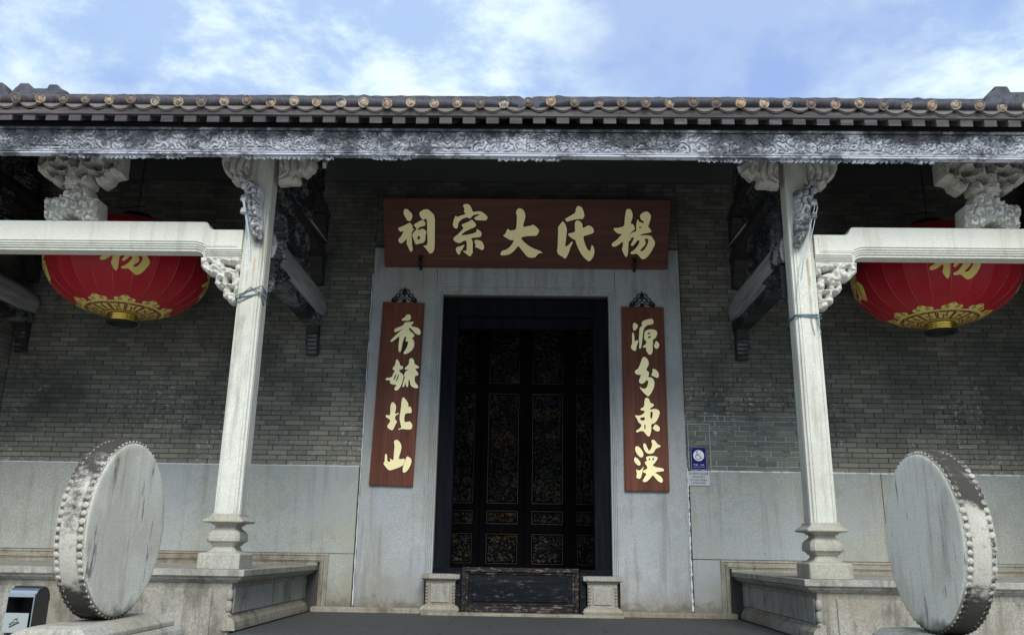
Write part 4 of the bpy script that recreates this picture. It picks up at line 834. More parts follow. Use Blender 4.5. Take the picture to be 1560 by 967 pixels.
# ------------------------------------------------------------------ timber cross beams between column and wall
def cross_beam(s, dx=0.0):
    x1, x0 = 2.80, 3.10
    sec = [(x1+.02, 3.935), (x1+.0, 3.99), (x1-.012, 4.10), (x1+.004, 4.21), (x1+.04, 4.27), (x0-.04, 4.27), (x0-.004, 4.21), (x0+.012, 4.10), (x0, 3.99), (x0-.02, 3.935)]
    R = []
    for y, f in ((-2.535, .88), (-2.40, 1.0), (-.42, 1.0), (-.10, .80), (-.0, .74)):
        R.append([((2.95+(a-2.95)*(.75+.25*f)+dx)*s, y, 4.10+(b-4.10)*f) for a, b in sec])
    cb = MB().rings(R, smooth=True).build('cross_beam', 'pale_wood', hall)
    X = lambda a: (a+dx)*s
    sd = 60 if s > 0 else 61
    # carved soffit board, wall bracket and brace
    carved('carved_soffit', [[(-2.5, 3.80), (-.25, 3.80), (-.02, 3.84), (-.02, 4.02), (-.35, 3.96), (-2.5, 3.96)]], X(2.86), .18*1 if s < 0 else -.18, 'dark_carved', cb, 'YZ', amp=.02*1, s=.09, seed=sd)
    foot = [(-.02, 3.405), (-.075, 3.40), (-.085, 3.47), (-.10, 3.475), (-.105, 3.56), (-.12, 3.565), (-.125, 3.68), (-.16, 3.70), (-.18, 3.80), (-.24, 3.83), (-.28, 3.95), (-.33, 4.05), (-.02, 4.05)]
    MB().prism(foot, X(2.87), X(3.03), 'X').build('wall_bracket', 'dark_wood', cb, bevel=.01)
    m = MB()
    for k in range(9): m.box(X(2.885), X(3.015), -.10-.012*k, -.06-.012*k, 3.43+.055*k, 3.462+.055*k)
    m.build('bracket_carving', 'dark_carved', cb, bevel=.006)
    brace = [(-2.53, 3.55), (-2.44, 3.60), (-2.40, 3.68), (-2.30, 3.70), (-2.22, 3.78), (-2.10, 3.80), (-1.95, 3.88), (-1.80, 3.94), (-2.53, 3.94)]
    carved('carved_brace', [brace], X(2.80), .20 if s < 0 else -.20, 'dark_carved', cb, 'YZ', amp=.03, s=.09, seed=sd+3)
    carved('carved_clump', [[(-2.53, 3.92), (-2.30, 3.95), (-2.22, 4.05), (-2.28, 4.12), (-2.24, 4.22), (-2.32, 4.27), (-2.32, 4.40), (-2.40, 4.48), (-2.53, 4.55)]], X(2.79), .10 if s < 0 else -.10, 'clump', cb, 'YZ', amp=.05, s=.10, seed=sd+5)
    hump = [(-2.53, 4.28), (-1.75, 4.28), (-1.15, 4.28), (-1.05, 4.40), (-1.12, 4.52), (-1.0, 4.60), (-1.05, 4.78), (-1.9, 4.80), (-2.05, 4.95), (-2.2, 4.98), (-2.3, 5.2), (-2.53, 5.25)]
    holes = [[(-2.0, 4.42), (-1.85, 4.40), (-1.82, 4.55), (-1.98, 4.58)], [(-1.5, 4.45), (-1.38, 4.42), (-1.36, 4.6), (-1.5, 4.62)]]
    carved('carved_hump', [hump]+holes, X(2.86), .16 if s < 0 else -.16, 'dark_carved', cb, 'YZ', amp=.045, s=.14, seed=sd+7, res=.009)
    def tier(z0, z1, ya):
        MB().rings([[(X(2.95-w), y, z0+d), (X(2.95+w), y, z0+d), (X(2.95+w+.01), y, (z0+z1)/2), (X(2.95+w-.02), y, z1-d), (X(2.95-w+.02), y, z1-d), (X(2.95-w-.01), y, (z0+z1)/2)] for y, w, d in ((ya, .09, .02), (ya+.1, .11, 0), (-.3, .11, 0), (-.0, .08, .03))]).build('upper_beam', 'dark_wood', cb)
    tier(4.78, 4.97, -2.0); tier(5.42, 5.58, -1.45)
    h2 = [(-1.65, 4.98), (-1.0, 4.98), (-.9, 5.1), (-.98, 5.2), (-.86, 5.3), (-.95, 5.42), (-1.5, 5.42), (-1.62, 5.6), (-1.8, 5.62), (-1.85, 5.85), (-2.1, 5.75), (-2.0, 5.4), (-1.85, 5.15)]
    carved('carved_hump', [h2], X(2.87), .15 if s < 0 else -.15, 'dark_carved', cb, 'YZ', amp=.045, s=.14, seed=sd+9, res=.009)
    h3 = [(-1.2, 5.58), (-.5, 5.58), (-.42, 5.75), (-.5, 5.95), (-.6, 6.2), (-.9, 6.5), (-1.15, 6.4), (-1.05, 6.1), (-1.25, 5.9)]
    carved('carved_hump', [h3], X(2.88), .14 if s < 0 else -.14, 'dark_carved', cb, 'YZ', amp=.045, s=.14, seed=sd+11, res=.009)
    for z, y in ((4.42, -.16), (5.05, -.14)):
        MB().prism([(-.02, z), (-.10, z), (-.2, z+.18), (-.3, z+.36), (-.02, z+.36)], X(2.87), X(3.03), 'X').build('wall_bracket', 'dark_wood', cb, bevel=.01)
    # slanting pale edge of the braces
    m = MB().tube([(X(2.84), -1.05, 4.99), (X(2.84), -.45, 5.02), (X(2.84), -.06, 5.04)], .012, 5)
    m.build('beam_edge', 'lamp_grey', cb)
for s in (-1, 1):
    cross_beam(s); cross_beam(s, 4.08)

# ------------------------------------------------------------------ roof and eaves
RX = 9.3
def roof():
    def strip(y0, y1, dz0, dz1, x0=-RX, x1=RX):
        return MB().prism([(y0, roofz(y0)+dz0), (y1, roofz(y1)+dz0), (y1, roofz(y1)+dz1), (y0, roofz(y0)+dz1)], x0, x1, 'X')
    deck = strip(-3.53, 2.0, -.150, -.118)
    bz = lambda y: roofz(2)-SLOPE*(y-2)
    deck.prism([(2.0, bz(2)-.15), (8.0, bz(8)-.15), (8.0, bz(8)+.03), (2.0, bz(2)+.03)], -RX, RX, 'X')
    deck = deck.build('roof', 'dark_wood', hall)
    n = 78; pitch = .2405; x0 = -n/2*pitch
    sl = math.atan(SLOPE)
    # cover tile row (shared mesh), clay end disc, pan tile row, rafter
    m = MB(); L = 5.62/cos(sl); R = []
    for k in range(12):
        t = L*k/11; r = .050+(.0015 if k % 2 else 0)
        R.append([(r*cos(a), t*cos(sl)-r*sin(a)*sin(sl), t*sin(sl)+r*sin(a)*cos(sl)) for a in [pi*2*i/12 for i in range(12)]])
    m.rings(R, smooth=True); cov = m.build('cover_tile', 'tile', deck)
    m = MB()
    prof = [(0, -.016), (.034, -.016), (.036, -.010), (.042, -.010), (.044, -.016), (.054, -.016), (.056, -.004), (.053, .012), (0, .012)]
    m.lathe(prof, (0, 0, 0), 'Y', n=20); disc = m.build('tile_end', 'disc', deck)
    dz = []
    def pan_rows(y0, y1, off):
        R = []
        for y in (y0, y0+.10, (y0+y1)/2, y1):
            R.append([((i/8-.5)*.215, y, roofz(y)-.022+off-.050*(1-((i/8-.5)*2)**2)) for i in range(9)]+[((i/8-.5)*.215, y, roofz(y)-.036+off-.052*(1-((i/8-.5)*2)**2)) for i in range(8, -1, -1)])
        return MB().rings(R, smooth=True)
    pan = pan_rows(-3.60, 2.0, 0).build('pan_tile', 'panrim', deck)
    under = pan_rows(-3.585, -3.3, -.020).build('under_pan_tile', 'panrim', deck)
    raf = strip(-3.56, -.02, -.235, -.151, -.064, .064).build('rafter', 'rafter', deck, bevel=.004)
    wob = [random.uniform(-.006, .006) for _ in range(n+1)]
    for k in range(n+1):
        x = x0+k*pitch; j = random.uniform(-.006, .006)
        for o, xx, y, z in ((cov, x+j, -3.60, roofz(-3.60)), (disc, x+j, -3.605, roofz(-3.605)), (pan, x+pitch/2, 0, 0), (under, x+pitch/2, 0, 0), (raf, x+pitch/2, 0, 0)):
            if k == n and o in (pan, under, raf): continue
            c = o if k == 0 else link_copy(o)
            wv = .010*sin(x*.9)+.006*sin(x*2.3+1)+wob[k]
            c.location = (xx, y+(random.uniform(-.02, .02) if o is disc else 0), z+(wv if o is not raf else wv*.4)+(random.uniform(-.006, .006) if o is disc else 0))
            if o is disc: c.rotation_euler = (sl*.45+random.uniform(-.08, .08), random.uniform(0, 6), random.uniform(-.06, .06)) if False else (sl*.35+random.uniform(-.14, .14), random.uniform(-.4, .4), random.uniform(-.16, .16)); sc = random.uniform(.86, .99); c.scale = (sc, 1, sc*random.uniform(.94, 1.04))
    # board along the tile edge, scalloped by the pans
    m = MB(); N_ = n*8; top = []
    for i in range(N_+1):
        x = x0+i*pitch/8; c = cos(2*pi*(i/8))
        top.append((x, roofz(-3.57)-.098+.020*c+.008*sin(x*.9)+random.uniform(-.003, .003)))
    zb = roofz(-3.57)-.150
    m.prism(top+[(x0+n*pitch, zb), (x0, zb)], -3.575, -3.52)
    m.build('eave_board', 'rafter', deck)
    # ridge, straight, with one broken gap
    m = MB(); zt = 8.565
    for a, b in ((-RX, -.075), (.02, RX)):
        xs = list(np.arange(a+(.05 if a > 0 else 0), b-(.05 if b < 0 else 0), .11)); tp = [(x, zt+random.uniform(-.012, .006)+(.02 if random.random() < .04 else 0)) for x in xs]
        m.prism([(a, zt-.35), (b, zt-.35), (b, zt-.06)]+tp[::-1]+[(a, zt-.06)], 1.90, 2.12)
    m.box(-RX, RX, 1.92, 2.10, zt-.35, zt-.10)
    m.build('ridge', 'ridge', deck)
    # mortar ornaments over the gable ends
    for poly, s in (([(-8.20, 7.55), (-8.19, 7.70), (-8.13, 7.79), (-8.08, 7.84), (-8.07, 7.87), (-7.93, 7.87), (-7.86, 7.78), (-7.62, 7.78), (-7.60, 7.85), (-7.47, 7.85), (-7.40, 7.78), (-7.28, 7.72), (-7.27, 7.55)], -1),
                    ([(-8.75, 7.55), (-8.75, 7.88), (-8.36, 7.88), (-8.30, 7.84), (-8.22, 7.66), (-8.22, 7.55)], -1),
                    ([(7.02, 7.55), (7.03, 7.68), (7.10, 7.78), (7.20, 7.84), (7.21, 7.90), (7.40, 7.90), (7.42, 7.86), (7.44, 7.80), (8.3, 7.82), (8.3, 7.55)], 1)):
        m = MB().prism(poly, .38, .66)
        o = m.build('gable_ornament', 'ridge', deck, bevel=.02, seg=2)
    for s in (-1, 1):
        MB().prism([(-3.4, roofz(-3.4)+.02), (2, roofz(2)+.02), (2, roofz(2)+.07), (-3.4, roofz(-3.4)+.07)], 7.55*s, 7.95*s, 'X').build('gable_ridge', 'ridge', deck)
    # purlins
    for y in (-2.665, -1.35, -.14):
        zc = roofz(y)-.235-.125
        MB().lathe([(.12, -7.2), (.12, 7.2)], (0, y, zc), 'X', n=20).build('purlin', 'dark_wood', deck)
    return deck
deck = roof()

# carved fascia
def fascia():
    za, zb = 4.772, 5.035
    P = [(-7.9, za), (7.9, za), (7.9, zb), (-7.9, zb)]
    def hf(x, y):
        wx = x+.020*np.sin(31*y+7*x)+.014*np.sin(57*x); wy = y+.018*np.sin(23*x+2)+.010*np.sin(71*x+20*y); a = scrolls(wx, wy*1.15, .06, 71, 1.0)*.9+.25*scrolls(wx, wy, .022, 72, .8); b = scrolls(wx*.8, wy, .12, 75, 2.0)*.8+.3*scrolls(wx, wy, .03, 73, .8)
        k = 0.5+.5*np.sin(x*1.9+np.sin(x*4.1)*1.3)
        h = np.where(k > .5, a, b)
        bp = (np.mod(x+.3, 1.27) < .022); h = np.where(bp, 0, h)
        band = (y < za+.045); h = np.where(band, .55+.25*np.sin((y-za)*140), h)
        line = ((np.mod(x+5.2, 2.1) < .42) & (np.abs(y-za-.075) < .007)); h = np.where(line, 0, h)
        return h
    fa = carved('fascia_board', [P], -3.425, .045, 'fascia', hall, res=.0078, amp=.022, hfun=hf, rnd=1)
    MB().box(-7.9, 7.9, -3.445, -3.38, 5.036, 5.062).build('fascia_rail', 'fascia', fa)
    MB().box(-7.9, 7.9, -3.452, -3.37, 4.755, 4.7715).build('fascia_rail', 'fringe', fa, bevel=.004)
    # remains of the pierced fringe
    rg = random.Random(9)
    def fringe(x0, x1):
        top = [(x0, 4.7545), (x1, 4.7545)]; bot = []; x = x1
        while x > x0:
            bot.append((x, 4.722+rg.uniform(-.010, .016))); x -= .018
        polys = [top+bot]
        x = x0+.03
        while x < x1-.03:
            w = rg.uniform(.008, .016); z = 4.738+rg.uniform(-.006, .005)
            polys.append([(x-w, z-.006), (x, z-.009), (x+w, z-.004), (x+w*.6, z+.008), (x-w*.7, z+.007)]); x += rg.uniform(.034, .055)
        carved('fringe', polys, -3.42, .02, 'fringe', fa, res=.0045, amp=.012, s=.03, seed=5, rnd=1)
    for a, b in ((-4.78, -3.55), (-2.92, -2.0), (-1.6, -1.2), (-.3, .35), (1.75, 4.15)): fringe(a, b)
    return fa
fascia()
# ------------------------------------------------------------------ sign boards
def painted_shade(polys, t, fn, grow):
    """dark shape round each stroke group: shade of the carved edge put into colour"""
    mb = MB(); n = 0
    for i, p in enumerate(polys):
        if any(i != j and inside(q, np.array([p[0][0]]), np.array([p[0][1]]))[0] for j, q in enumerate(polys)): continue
        o = flat_shape('shade_outline', [p], .0004, 'boarddark', None, lambda u, v, w: fn(u, v, w+.0006*n), smooth=1, grow=grow)
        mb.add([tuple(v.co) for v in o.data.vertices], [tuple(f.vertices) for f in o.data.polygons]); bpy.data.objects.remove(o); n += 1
    mb.build('shade_outline', 'boarddark', t)
def name_board():
    A = Vector((0, -.10, 4.69)); V = Vector((0, -.50, .84)).normalized(); N = Vector((0, -.84, -.50)).normalized(); U = Vector((1, 0, 0)); Hh = .9775
    t = thing('name_board', 'long horizontal dark red wooden name board with five gold characters, leaning out over the door', 'signboard', (0, -.10, 4.69))
    P = lambda u, v, w: tuple(U*u + V*v + N*w)
    def bx(u0, u1, v0, v1, w0, w1):
        c = [P(u, v, w) for w in (w0, w1) for v in (v0, v1) for u in (u0, u1)]
        return MB().add([c[0], c[1], c[3], c[2], c[4], c[5], c[7], c[6]], [(0, 3, 2, 1), (4, 5, 6, 7), (0, 1, 5, 4), (1, 2, 6, 5), (2, 3, 7, 6), (3, 0, 4, 7)])
    bx(-2.0, 1.965, 0, Hh, -.03, .03).build('board', 'boardred', t, bevel=.006, seg=2)
    for k in '祠宗大氏楊':
        flat_shape('gold_character', GLYPH[k], .012, 'gold', t, lambda u, v, w: P(u, v, w+.0302), smooth=1)
        painted_shade(GLYPH[k], t, lambda u, v, w: P(u, v, w+.0301), .013)
    for x in (-1.49, 1.50):
        m = MB(); m.tube([(x, -.03, -.04), (x, -.10, -.02), (x, -.14, .03), (x, -.13, .10)], .022, 8)
        m.lathe([(0, -.02), (.035, -.01), (.035, .01), (0, .02)], (x, -.135, .10), n=10)
        m.build('hook', 'iron', t)
    for x in (-1.2, 1.15):
        MB().tube([(x, -.46, .80), (x, -.1, .95), (x, .07, 1.02)], .012, 6).build('stay_rod', 'iron', t)
name_board()

def couplet(name, label, chars, x0, x1, z0, z1, tilt, bz):
    cx = (x0+x1)/2; t = thing(name, label, 'couplet board', (cx, -.07, z0), 'couplet boards beside the door')
    MB().box(x0-cx, x1-cx, -.048, -.004, 0, z1-z0).build('board', 'boardredZ', t, bevel=.006, seg=2)
    c, s_ = cos(tilt), sin(tilt)
    for k in chars:
        def fn(u, v, w):
            a, b = u-cx, v-z0
            return (a*c+b*s_, -.0484-w, -a*s_+b*c)
        flat_shape('gold_character', GLYPH[k], .008, 'gold', t, fn, smooth=1)
        painted_shade(GLYPH[k], t, fn, .009)
    m = MB(); h = z1-z0
    y = -.02
    def curl(x, z, r, a0, a1, n=14, shrink=.35):
        return [(x+(r*(1-shrink*i/n))*cos(a0+(a1-a0)*i/n), y, z+(r*(1-shrink*i/n))*sin(a0+(a1-a0)*i/n)) for i in range(n+1)]
    for q in (-1, 1):
        m.tube([(q*.17, y, h+.01), (q*.10, y, h+.07), (q*.03, y, h+.14), (0, y, h+.19)], .008, 5)
        m.tube([(q*p[0], p[1], p[2]) for p in curl(.13, h+.045, .035, 0, 5.2)], .008, 5)
        m.tube([(q*p[0], p[1], p[2]) for p in curl(.085, h+.10, .035, -.5, 5)], .008, 5)
        m.tube([(q*p[0], p[1], p[2]) for p in curl(.04, h+.165, .03, -.8, 4.6)], .007, 5)
        m.tube([(q*.15, y, h+.0), (q*.06, y, h+.05), (0, y, h+.10)], .006, 5)
        m.lathe([(0, -.02), (.024, -.01), (.026, 0), (.024, .01), (0, .02)], (q*.155, y, h+.03), 'Y', n=8)
    m.lathe([(0, -.0), (.018, .012), (.03, .05), (.02, .09), (.008, .12), (0, .125)], (0, y, h+.10), n=8)
    m.lathe([(0, 0), (.03, .01), (.03, .05), (0, .06)], (0, y, h+.0), n=8)
    m.build('iron_finial', 'iron', t)
    t.rotation_euler = (0, -tilt if tilt else 0, 0)
    return t
couplet('couplet_board', 'left vertical dark red couplet board with four gold characters and iron scroll finial', '秀毓北山', -2.047, -1.468, 1.655, 4.165, -.0185, 0)
couplet('couplet_board', 'right vertical dark red couplet board with four gold characters, near the blue sign', '源分東漢', 1.313, 1.897, 1.632, 4.135, 0.0, 0)

# ------------------------------------------------------------------ lanterns
def lantern(cx, rot, label, face_rot):
    cz = 4.245; a, c = .975, .625
    t = thing('lantern', label, 'lantern', (cx, -1.25, cz), 'big red lanterns under the eaves')
    NG = 24
    def S(th, ph, off=0.0):          # th azimuth, ph polar angle from the bottom pole
        g = 1-.020*abs(sin(NG/2*th))**.8*sin(ph)
        # superellipsoid section, a little flattened towards the poles
        r = a*(abs(sin(ph))**.92)*g; z = -c*cos(ph)
        nrm = Vector((sin(ph)/a*cos(th), sin(ph)/a*sin(th), -cos(ph)/c)).normalized()
        return Vector((r*cos(th), r*sin(th), z))+nrm*off
    R = []; NT_ = NG*8
    for k in range(41):
        ph = radians(9)+(pi-radians(18))*k/40
        R.append([tuple(S(2*pi*i/NT_+rot, ph)) for i in range(NT_)])
    MB().rings(R, smooth=True, cap=True).build('shade', 'lantern', t)
    m = MB(); rr = random.Random(int(abs(cx)*10)+int(cx > 0))
    for g in range(NG):
        th = 2*pi*g/NG+0.0
        k0 = rr.uniform(34, 40); k1 = rr.uniform(58, 100)
        pts = [S(th, radians(k0+(k1-k0)*i/16), .001) for i in range(17)]
        m.tube(pts, [.0008+.0016*sin(pi*i/16) for i in range(17)], 4)
    m.build('seam_piping', 'piping', t)
    # gold band: ring, fret and cloud heads, lying on the cloth
    def ringpatch(r0, r1, off, mat, name):
        f = lambda r: math.asin(min(1, (r/a)**(1/.92)))
        R = [[tuple(S(2*pi*i/144, f(r), off)) for i in range(144)] for r in np.linspace(r0, r1, 5)]
        return MB().rings(R, cap=False, smooth=True).build(name, mat, t)
    def onr(u, r, off):              # u azimuth, r plan radius
        return S(u, math.asin(min(1, (max(r, 0)/a)**(1/.92))), off)
    gb = ringpatch(.15, .475, .003, 'lantern_gold', 'gold_band')
    m = MB(); nu = 12
    def stroke(pts, w, off=.0055):
        P = ribbon(pts, w); k = len(pts); v = [tuple(onr(q[0]/ (.36) , q[1], off)) for q in P]
        m.add(v, [(i, i+1, 2*k-2-i, 2*k-1-i) for i in range(k-1)])
    def dens(pts, n=6):
        o = []
        for p, q in zip(pts, pts[1:]):
            for i in range(n): o.append((p[0]+(q[0]-p[0])*i/n, p[1]+(q[1]-p[1])*i/n))
        return o+[pts[-1]]
    W = .36*2*pi/nu
    for k in range(nu):
        b = k*W
        for path in ([(.06, .42), (.06, .24), (.42, .24), (.42, .35), (.26, .35)], [(.94, .24), (.94, .42), (.58, .42), (.58, .31), (.74, .31)], [(.16, .415), (.50, .415)], [(.50, .25), (.86, .25)]):
            stroke(dens([(b+u*W, r) for u, r in path]), .017)
    for r in (.437, .215): stroke([(2*pi*.36*i/144, r) for i in range(145)], .012)
    m.build('fret_lines', 'lantern_red', gb)
    nc = 10
    half = [(.085, .475), (.115, .488), (.128, .51), (.118, .535), (.09, .548), (.066, .545), (.048, .560), (.026, .583), (.0, .592)]
    out = half+[(-x, r) for x, r in half[-2::-1]]
    for k in range(nc):
        b = 2*pi*k/nc+.15
        o = flat_shape('cloud_motif', [out], .002, 'lantern_gold', gb, lambda u, v, w: tuple(onr(b+u/.53, v, .003+w)), smooth=1, cuts=2)
        for q in (-1, 1):
            m = MB()
            sp = [(q*(.062+(.032-.026*i/22)*cos(i*.42+1)), .513+(.026-.021*i/22)*sin(i*.42+1)) for i in range(23)]
            P = ribbon(sp, .0075); kk = len(sp); m.add([tuple(onr(b+x/.53, r, .0065)) for x, r in P], [(i, i+1, 2*kk-2-i, 2*kk-1-i) for i in range(kk-1)])
            m.build('cloud_line', 'lantern_red', gb)
        m = MB(); P = [(.012*cos(i*pi/4), .575+.009*sin(i*pi/4)) for i in range(8)]
        m.add([tuple(onr(b+x/.53, r, .0065)) for x, r in P], [tuple(range(8))])
        m.build('cloud_dot', 'lantern_red', gb)
    # character repeated round the belly
    pts = np.concatenate([np.array(p) for p in GLYPH['楊']]); mid = (pts.min(0)+pts.max(0))/2
    for k in range(4):
        az = face_rot+k*pi/2
        def fn(u, v, w):
            X = (u-mid[0])*.92; Z = (v-mid[1])*.95
            ph = pi/2+(Z)/.80-.12
            return tuple(S(az+X/(a*max(.4, sin(ph))), ph, .004+w))
        flat_shape('gold_character', GLYPH['楊'], .003, 'lantern_gold', t, fn, smooth=1, cuts=3)
    # caps
    zb = -c*cos(radians(9))
    cap = MB().lathe([(.168, zb+.045), (.180, zb+.03), (.184, zb+.005), (.176, zb-.004), (.176, zb-.10), (.184, zb-.105), (.186, zb-.12), (.170, zb-.125), (.150, zb-.12), (.15, zb-.02), (0, zb-.02)], n=40).build('bottom_cap', 'iron', t)
    m = MB()
    for k in range(4): m.lathe([(.1765, zb-.012-.021*k), (.182, zb-.0165-.021*k), (.182, zb-.026-.021*k), (.1765, zb-.031-.021*k)], n=40, cap=False)
    m.build('brass_ring', 'brass', cap)
    MB().lathe([(.17, -zb-.04), (.19, -zb-.0), (.19, -zb+.09), (.16, -zb+.10), (0, -zb+.10)], n=32).build('top_cap', 'iron', t)
    m = MB(); zt = -zb+.10
    m.tube([(-.30, 0, zt+.12), (-.2, 0, zt+.10), (0, 0, zt+.13), (.10, .0, zt+.12)], .008, 6)
    m.tube([(0, 0, zt), (0, 0, zt+.25), (.01, 0, roofz(-1.25)-cz-.3)], .007, 6)
    m.build('hanging_rod', 'iron', t)
lantern(-5.06, 0, 'left large red lantern with gold characters hanging behind the left stone beam', radians(-67))
lantern(5.09, .1, 'right large red lantern with gold characters hanging behind the right stone beam', radians(-102))

# ------------------------------------------------------------------ drum stones
def drum(s, mat, label):
    t = thing('drum_stone', label, 'drum stone', (2.588*s, -5.84, -.6), 'pair of stone drums on pedestals')
    zc = 1.56                       # drum centre above the courtyard ground
    prof = [(0, -.093), (.49, -.094), (.515, -.093), (.529, -.088), (.538, -.078), (.5405, -.066), (.549, -.03), (.552, 0), (.549, .03), (.5405, .066), (.538, .078), (.529, .088), (.515, .093), (.49, .094), (0, .093)]
    m = MB().lathe(prof, (0, 0, zc), 'X', n=96, smooth=True)
    d = m.build('drum', mat, t)
    try: d.data.set_sharp_from_angle(angle=radians(30))
    except Exception: pass
    st = MB().lathe([(0, .0135), (.009, .0125), (.0175, .008), (.0215, 0), (.021, -.006)][::-1], n=10, smooth=True)
    sm = st.build('stud', 'stud', d)
    first = True; rg = random.Random(4)
    for x in (-.070, .070):
        for k in range(72):
            a = 2*pi*(k+.5)/72
            o = sm if first else link_copy(sm); first = False
            r = .541
            o.location = (x*.95, r*cos(a), zc+r*sin(a)); o.rotation_euler = (a-pi/2, 0, 0); sc = rg.uniform(.72, .92); o.scale = (sc, sc, sc*rg.uniform(.65, .95))
    def rect(hx, y0, y1, z): return [(-hx, y0, z), (hx, y0, z), (hx, y1, z), (-hx, y1, z)]
    cxo = -s*.0
    lv = []
    MB().rings([rect(.30, -.72, .72, 0), rect(.30, -.72, .72, .12), rect(.26, -.68, .68, .16), rect(.24, -.66, .66, .80)]).build('pedestal', 'pedestal', t, bevel=.01)
    # rounded lower slab and stepped top slab
    pr = []
    for z, e in ((.802, -.03), (.815, -.008), (.845, .012), (.88, .016), (.91, .006), (.93, -.016), (.932, -.04)): pr.append(rect(.235+e+.03, -.65-e, .62+e, z))
    MB().rings(pr).build('pedestal_slab', 'pedestal', t, bevel=.006, seg=2)
    MB().rings([rect(.225, -.61, .585, .933), rect(.225, -.61, .585, .962), rect(.17, -.57, .56, 1.0), rect(.12, -.50, .50, 1.012)]).build('pedestal_top', 'pedestal', t, bevel=.006, seg=2)
    m = MB(); R = []
    for x in (-.107, -.10, .10, .107):
        w = 0 if abs(x) > .105 else 0
        pts = []
        for i in range(17):
            a = radians(-122+i*64/16); pts.append((x, .57*cos(a), zc+.545*sin(a)))
        R.append([(p[0], p[1], min(p[2], 1.05)) for p in pts]+[(x, .25, 1.004), (x, -.25, 1.004)])
    return t
drum(-1, 'drumL', 'left round granite drum stone with studded rim, beside the steel bin')
drum(1, 'drumR', 'right round granite drum stone with studded rim and black lichen on its rim')

# ------------------------------------------------------------------ ashtray bin
def bin_():
    t = thing('ashtray_bin', 'steel ashtray bin with curved hood and cigarette symbol, beside the left drum', 'bin', (-4.06, -4.08, -.6))
    w, y0, y1 = .108, -.12, .115
    Z = lambda z: z+.6
    MB().box(-w+.004, w-.004, y0+.012, y1-.002, 0, Z(.155)).build('body', 'steel_dark', t, bevel=.006)
    prof = [(y0, Z(.155)), (y0, Z(.31)), (y0+.002, Z(.43)), (y0+.012, Z(.455))]
    arc = [(y0+.115+.115*cos(radians(a)), Z(.40)+.115*sin(radians(a))) for a in range(150, -1, -15)]
    side = [(y0, Z(.155)), (y0, Z(.44))]+arc+[(y1, Z(.155))]
    for sx in (-1, 1): MB().prism(side, sx*w, sx*(w-.004), 'X').build('side_plate', 'steel_dark', t)
    hood = MB(); R = []
    for y, z in arc: R.append([(-w-.004, y, z+.003), (w+.004, y, z+.003), (w+.004, y, z-.003), (-w-.004, y, z-.003)])
    hood.rings(R); hood.box(-w-.004, w+.004, y0-.004, y0+.006, Z(.435), Z(.462)); hood.build('hood', 'steel', t)
    m = MB().box(-w+.005, w-.005, y1-.012, y1-.004, Z(.16), Z(.42)); m.box(-w+.005, w-.005, y0+.01, y1-.01, Z(.30), Z(.308)); m.build('inner_tray', 'steel_dark', t)
    MB().box(-w-.003, w-.02, y0-.008, y0-.001, Z(.16), Z(.312)).build('front_panel', 'steel_face', t, bevel=.003)
    for x in (-w, w): MB().box(x-.003, x+.003, y0-.003, y0+.004, Z(.16), Z(.45)).build('edge_trim', 'steel', t)
    fn = lambda u, v, w_: (u-.012, y0-.0085-w_, v+Z(.235))
    flat_shape('cigarette_symbol', [ribbon([(-.045, -.032), (.032, .008)], .011)], .001, 'ink', t, fn, 0)
    flat_shape('cigarette_symbol', [ribbon([(-.047, -.016), (-.02, -.002), (.0, .006), (.018, .012), (.012, .026), (.0, .028), (-.004, .036)], .005)], .001, 'ink', t, fn, 1)
    flat_shape('cigarette_symbol', [ribbon([(-.047, -.016), (-.035, .004), (-.012, .008), (-.018, .022), (-.004, .03), (.016, .036), (.02, .03)], .005)], .001, 'ink', t, fn, 1)
bin_()

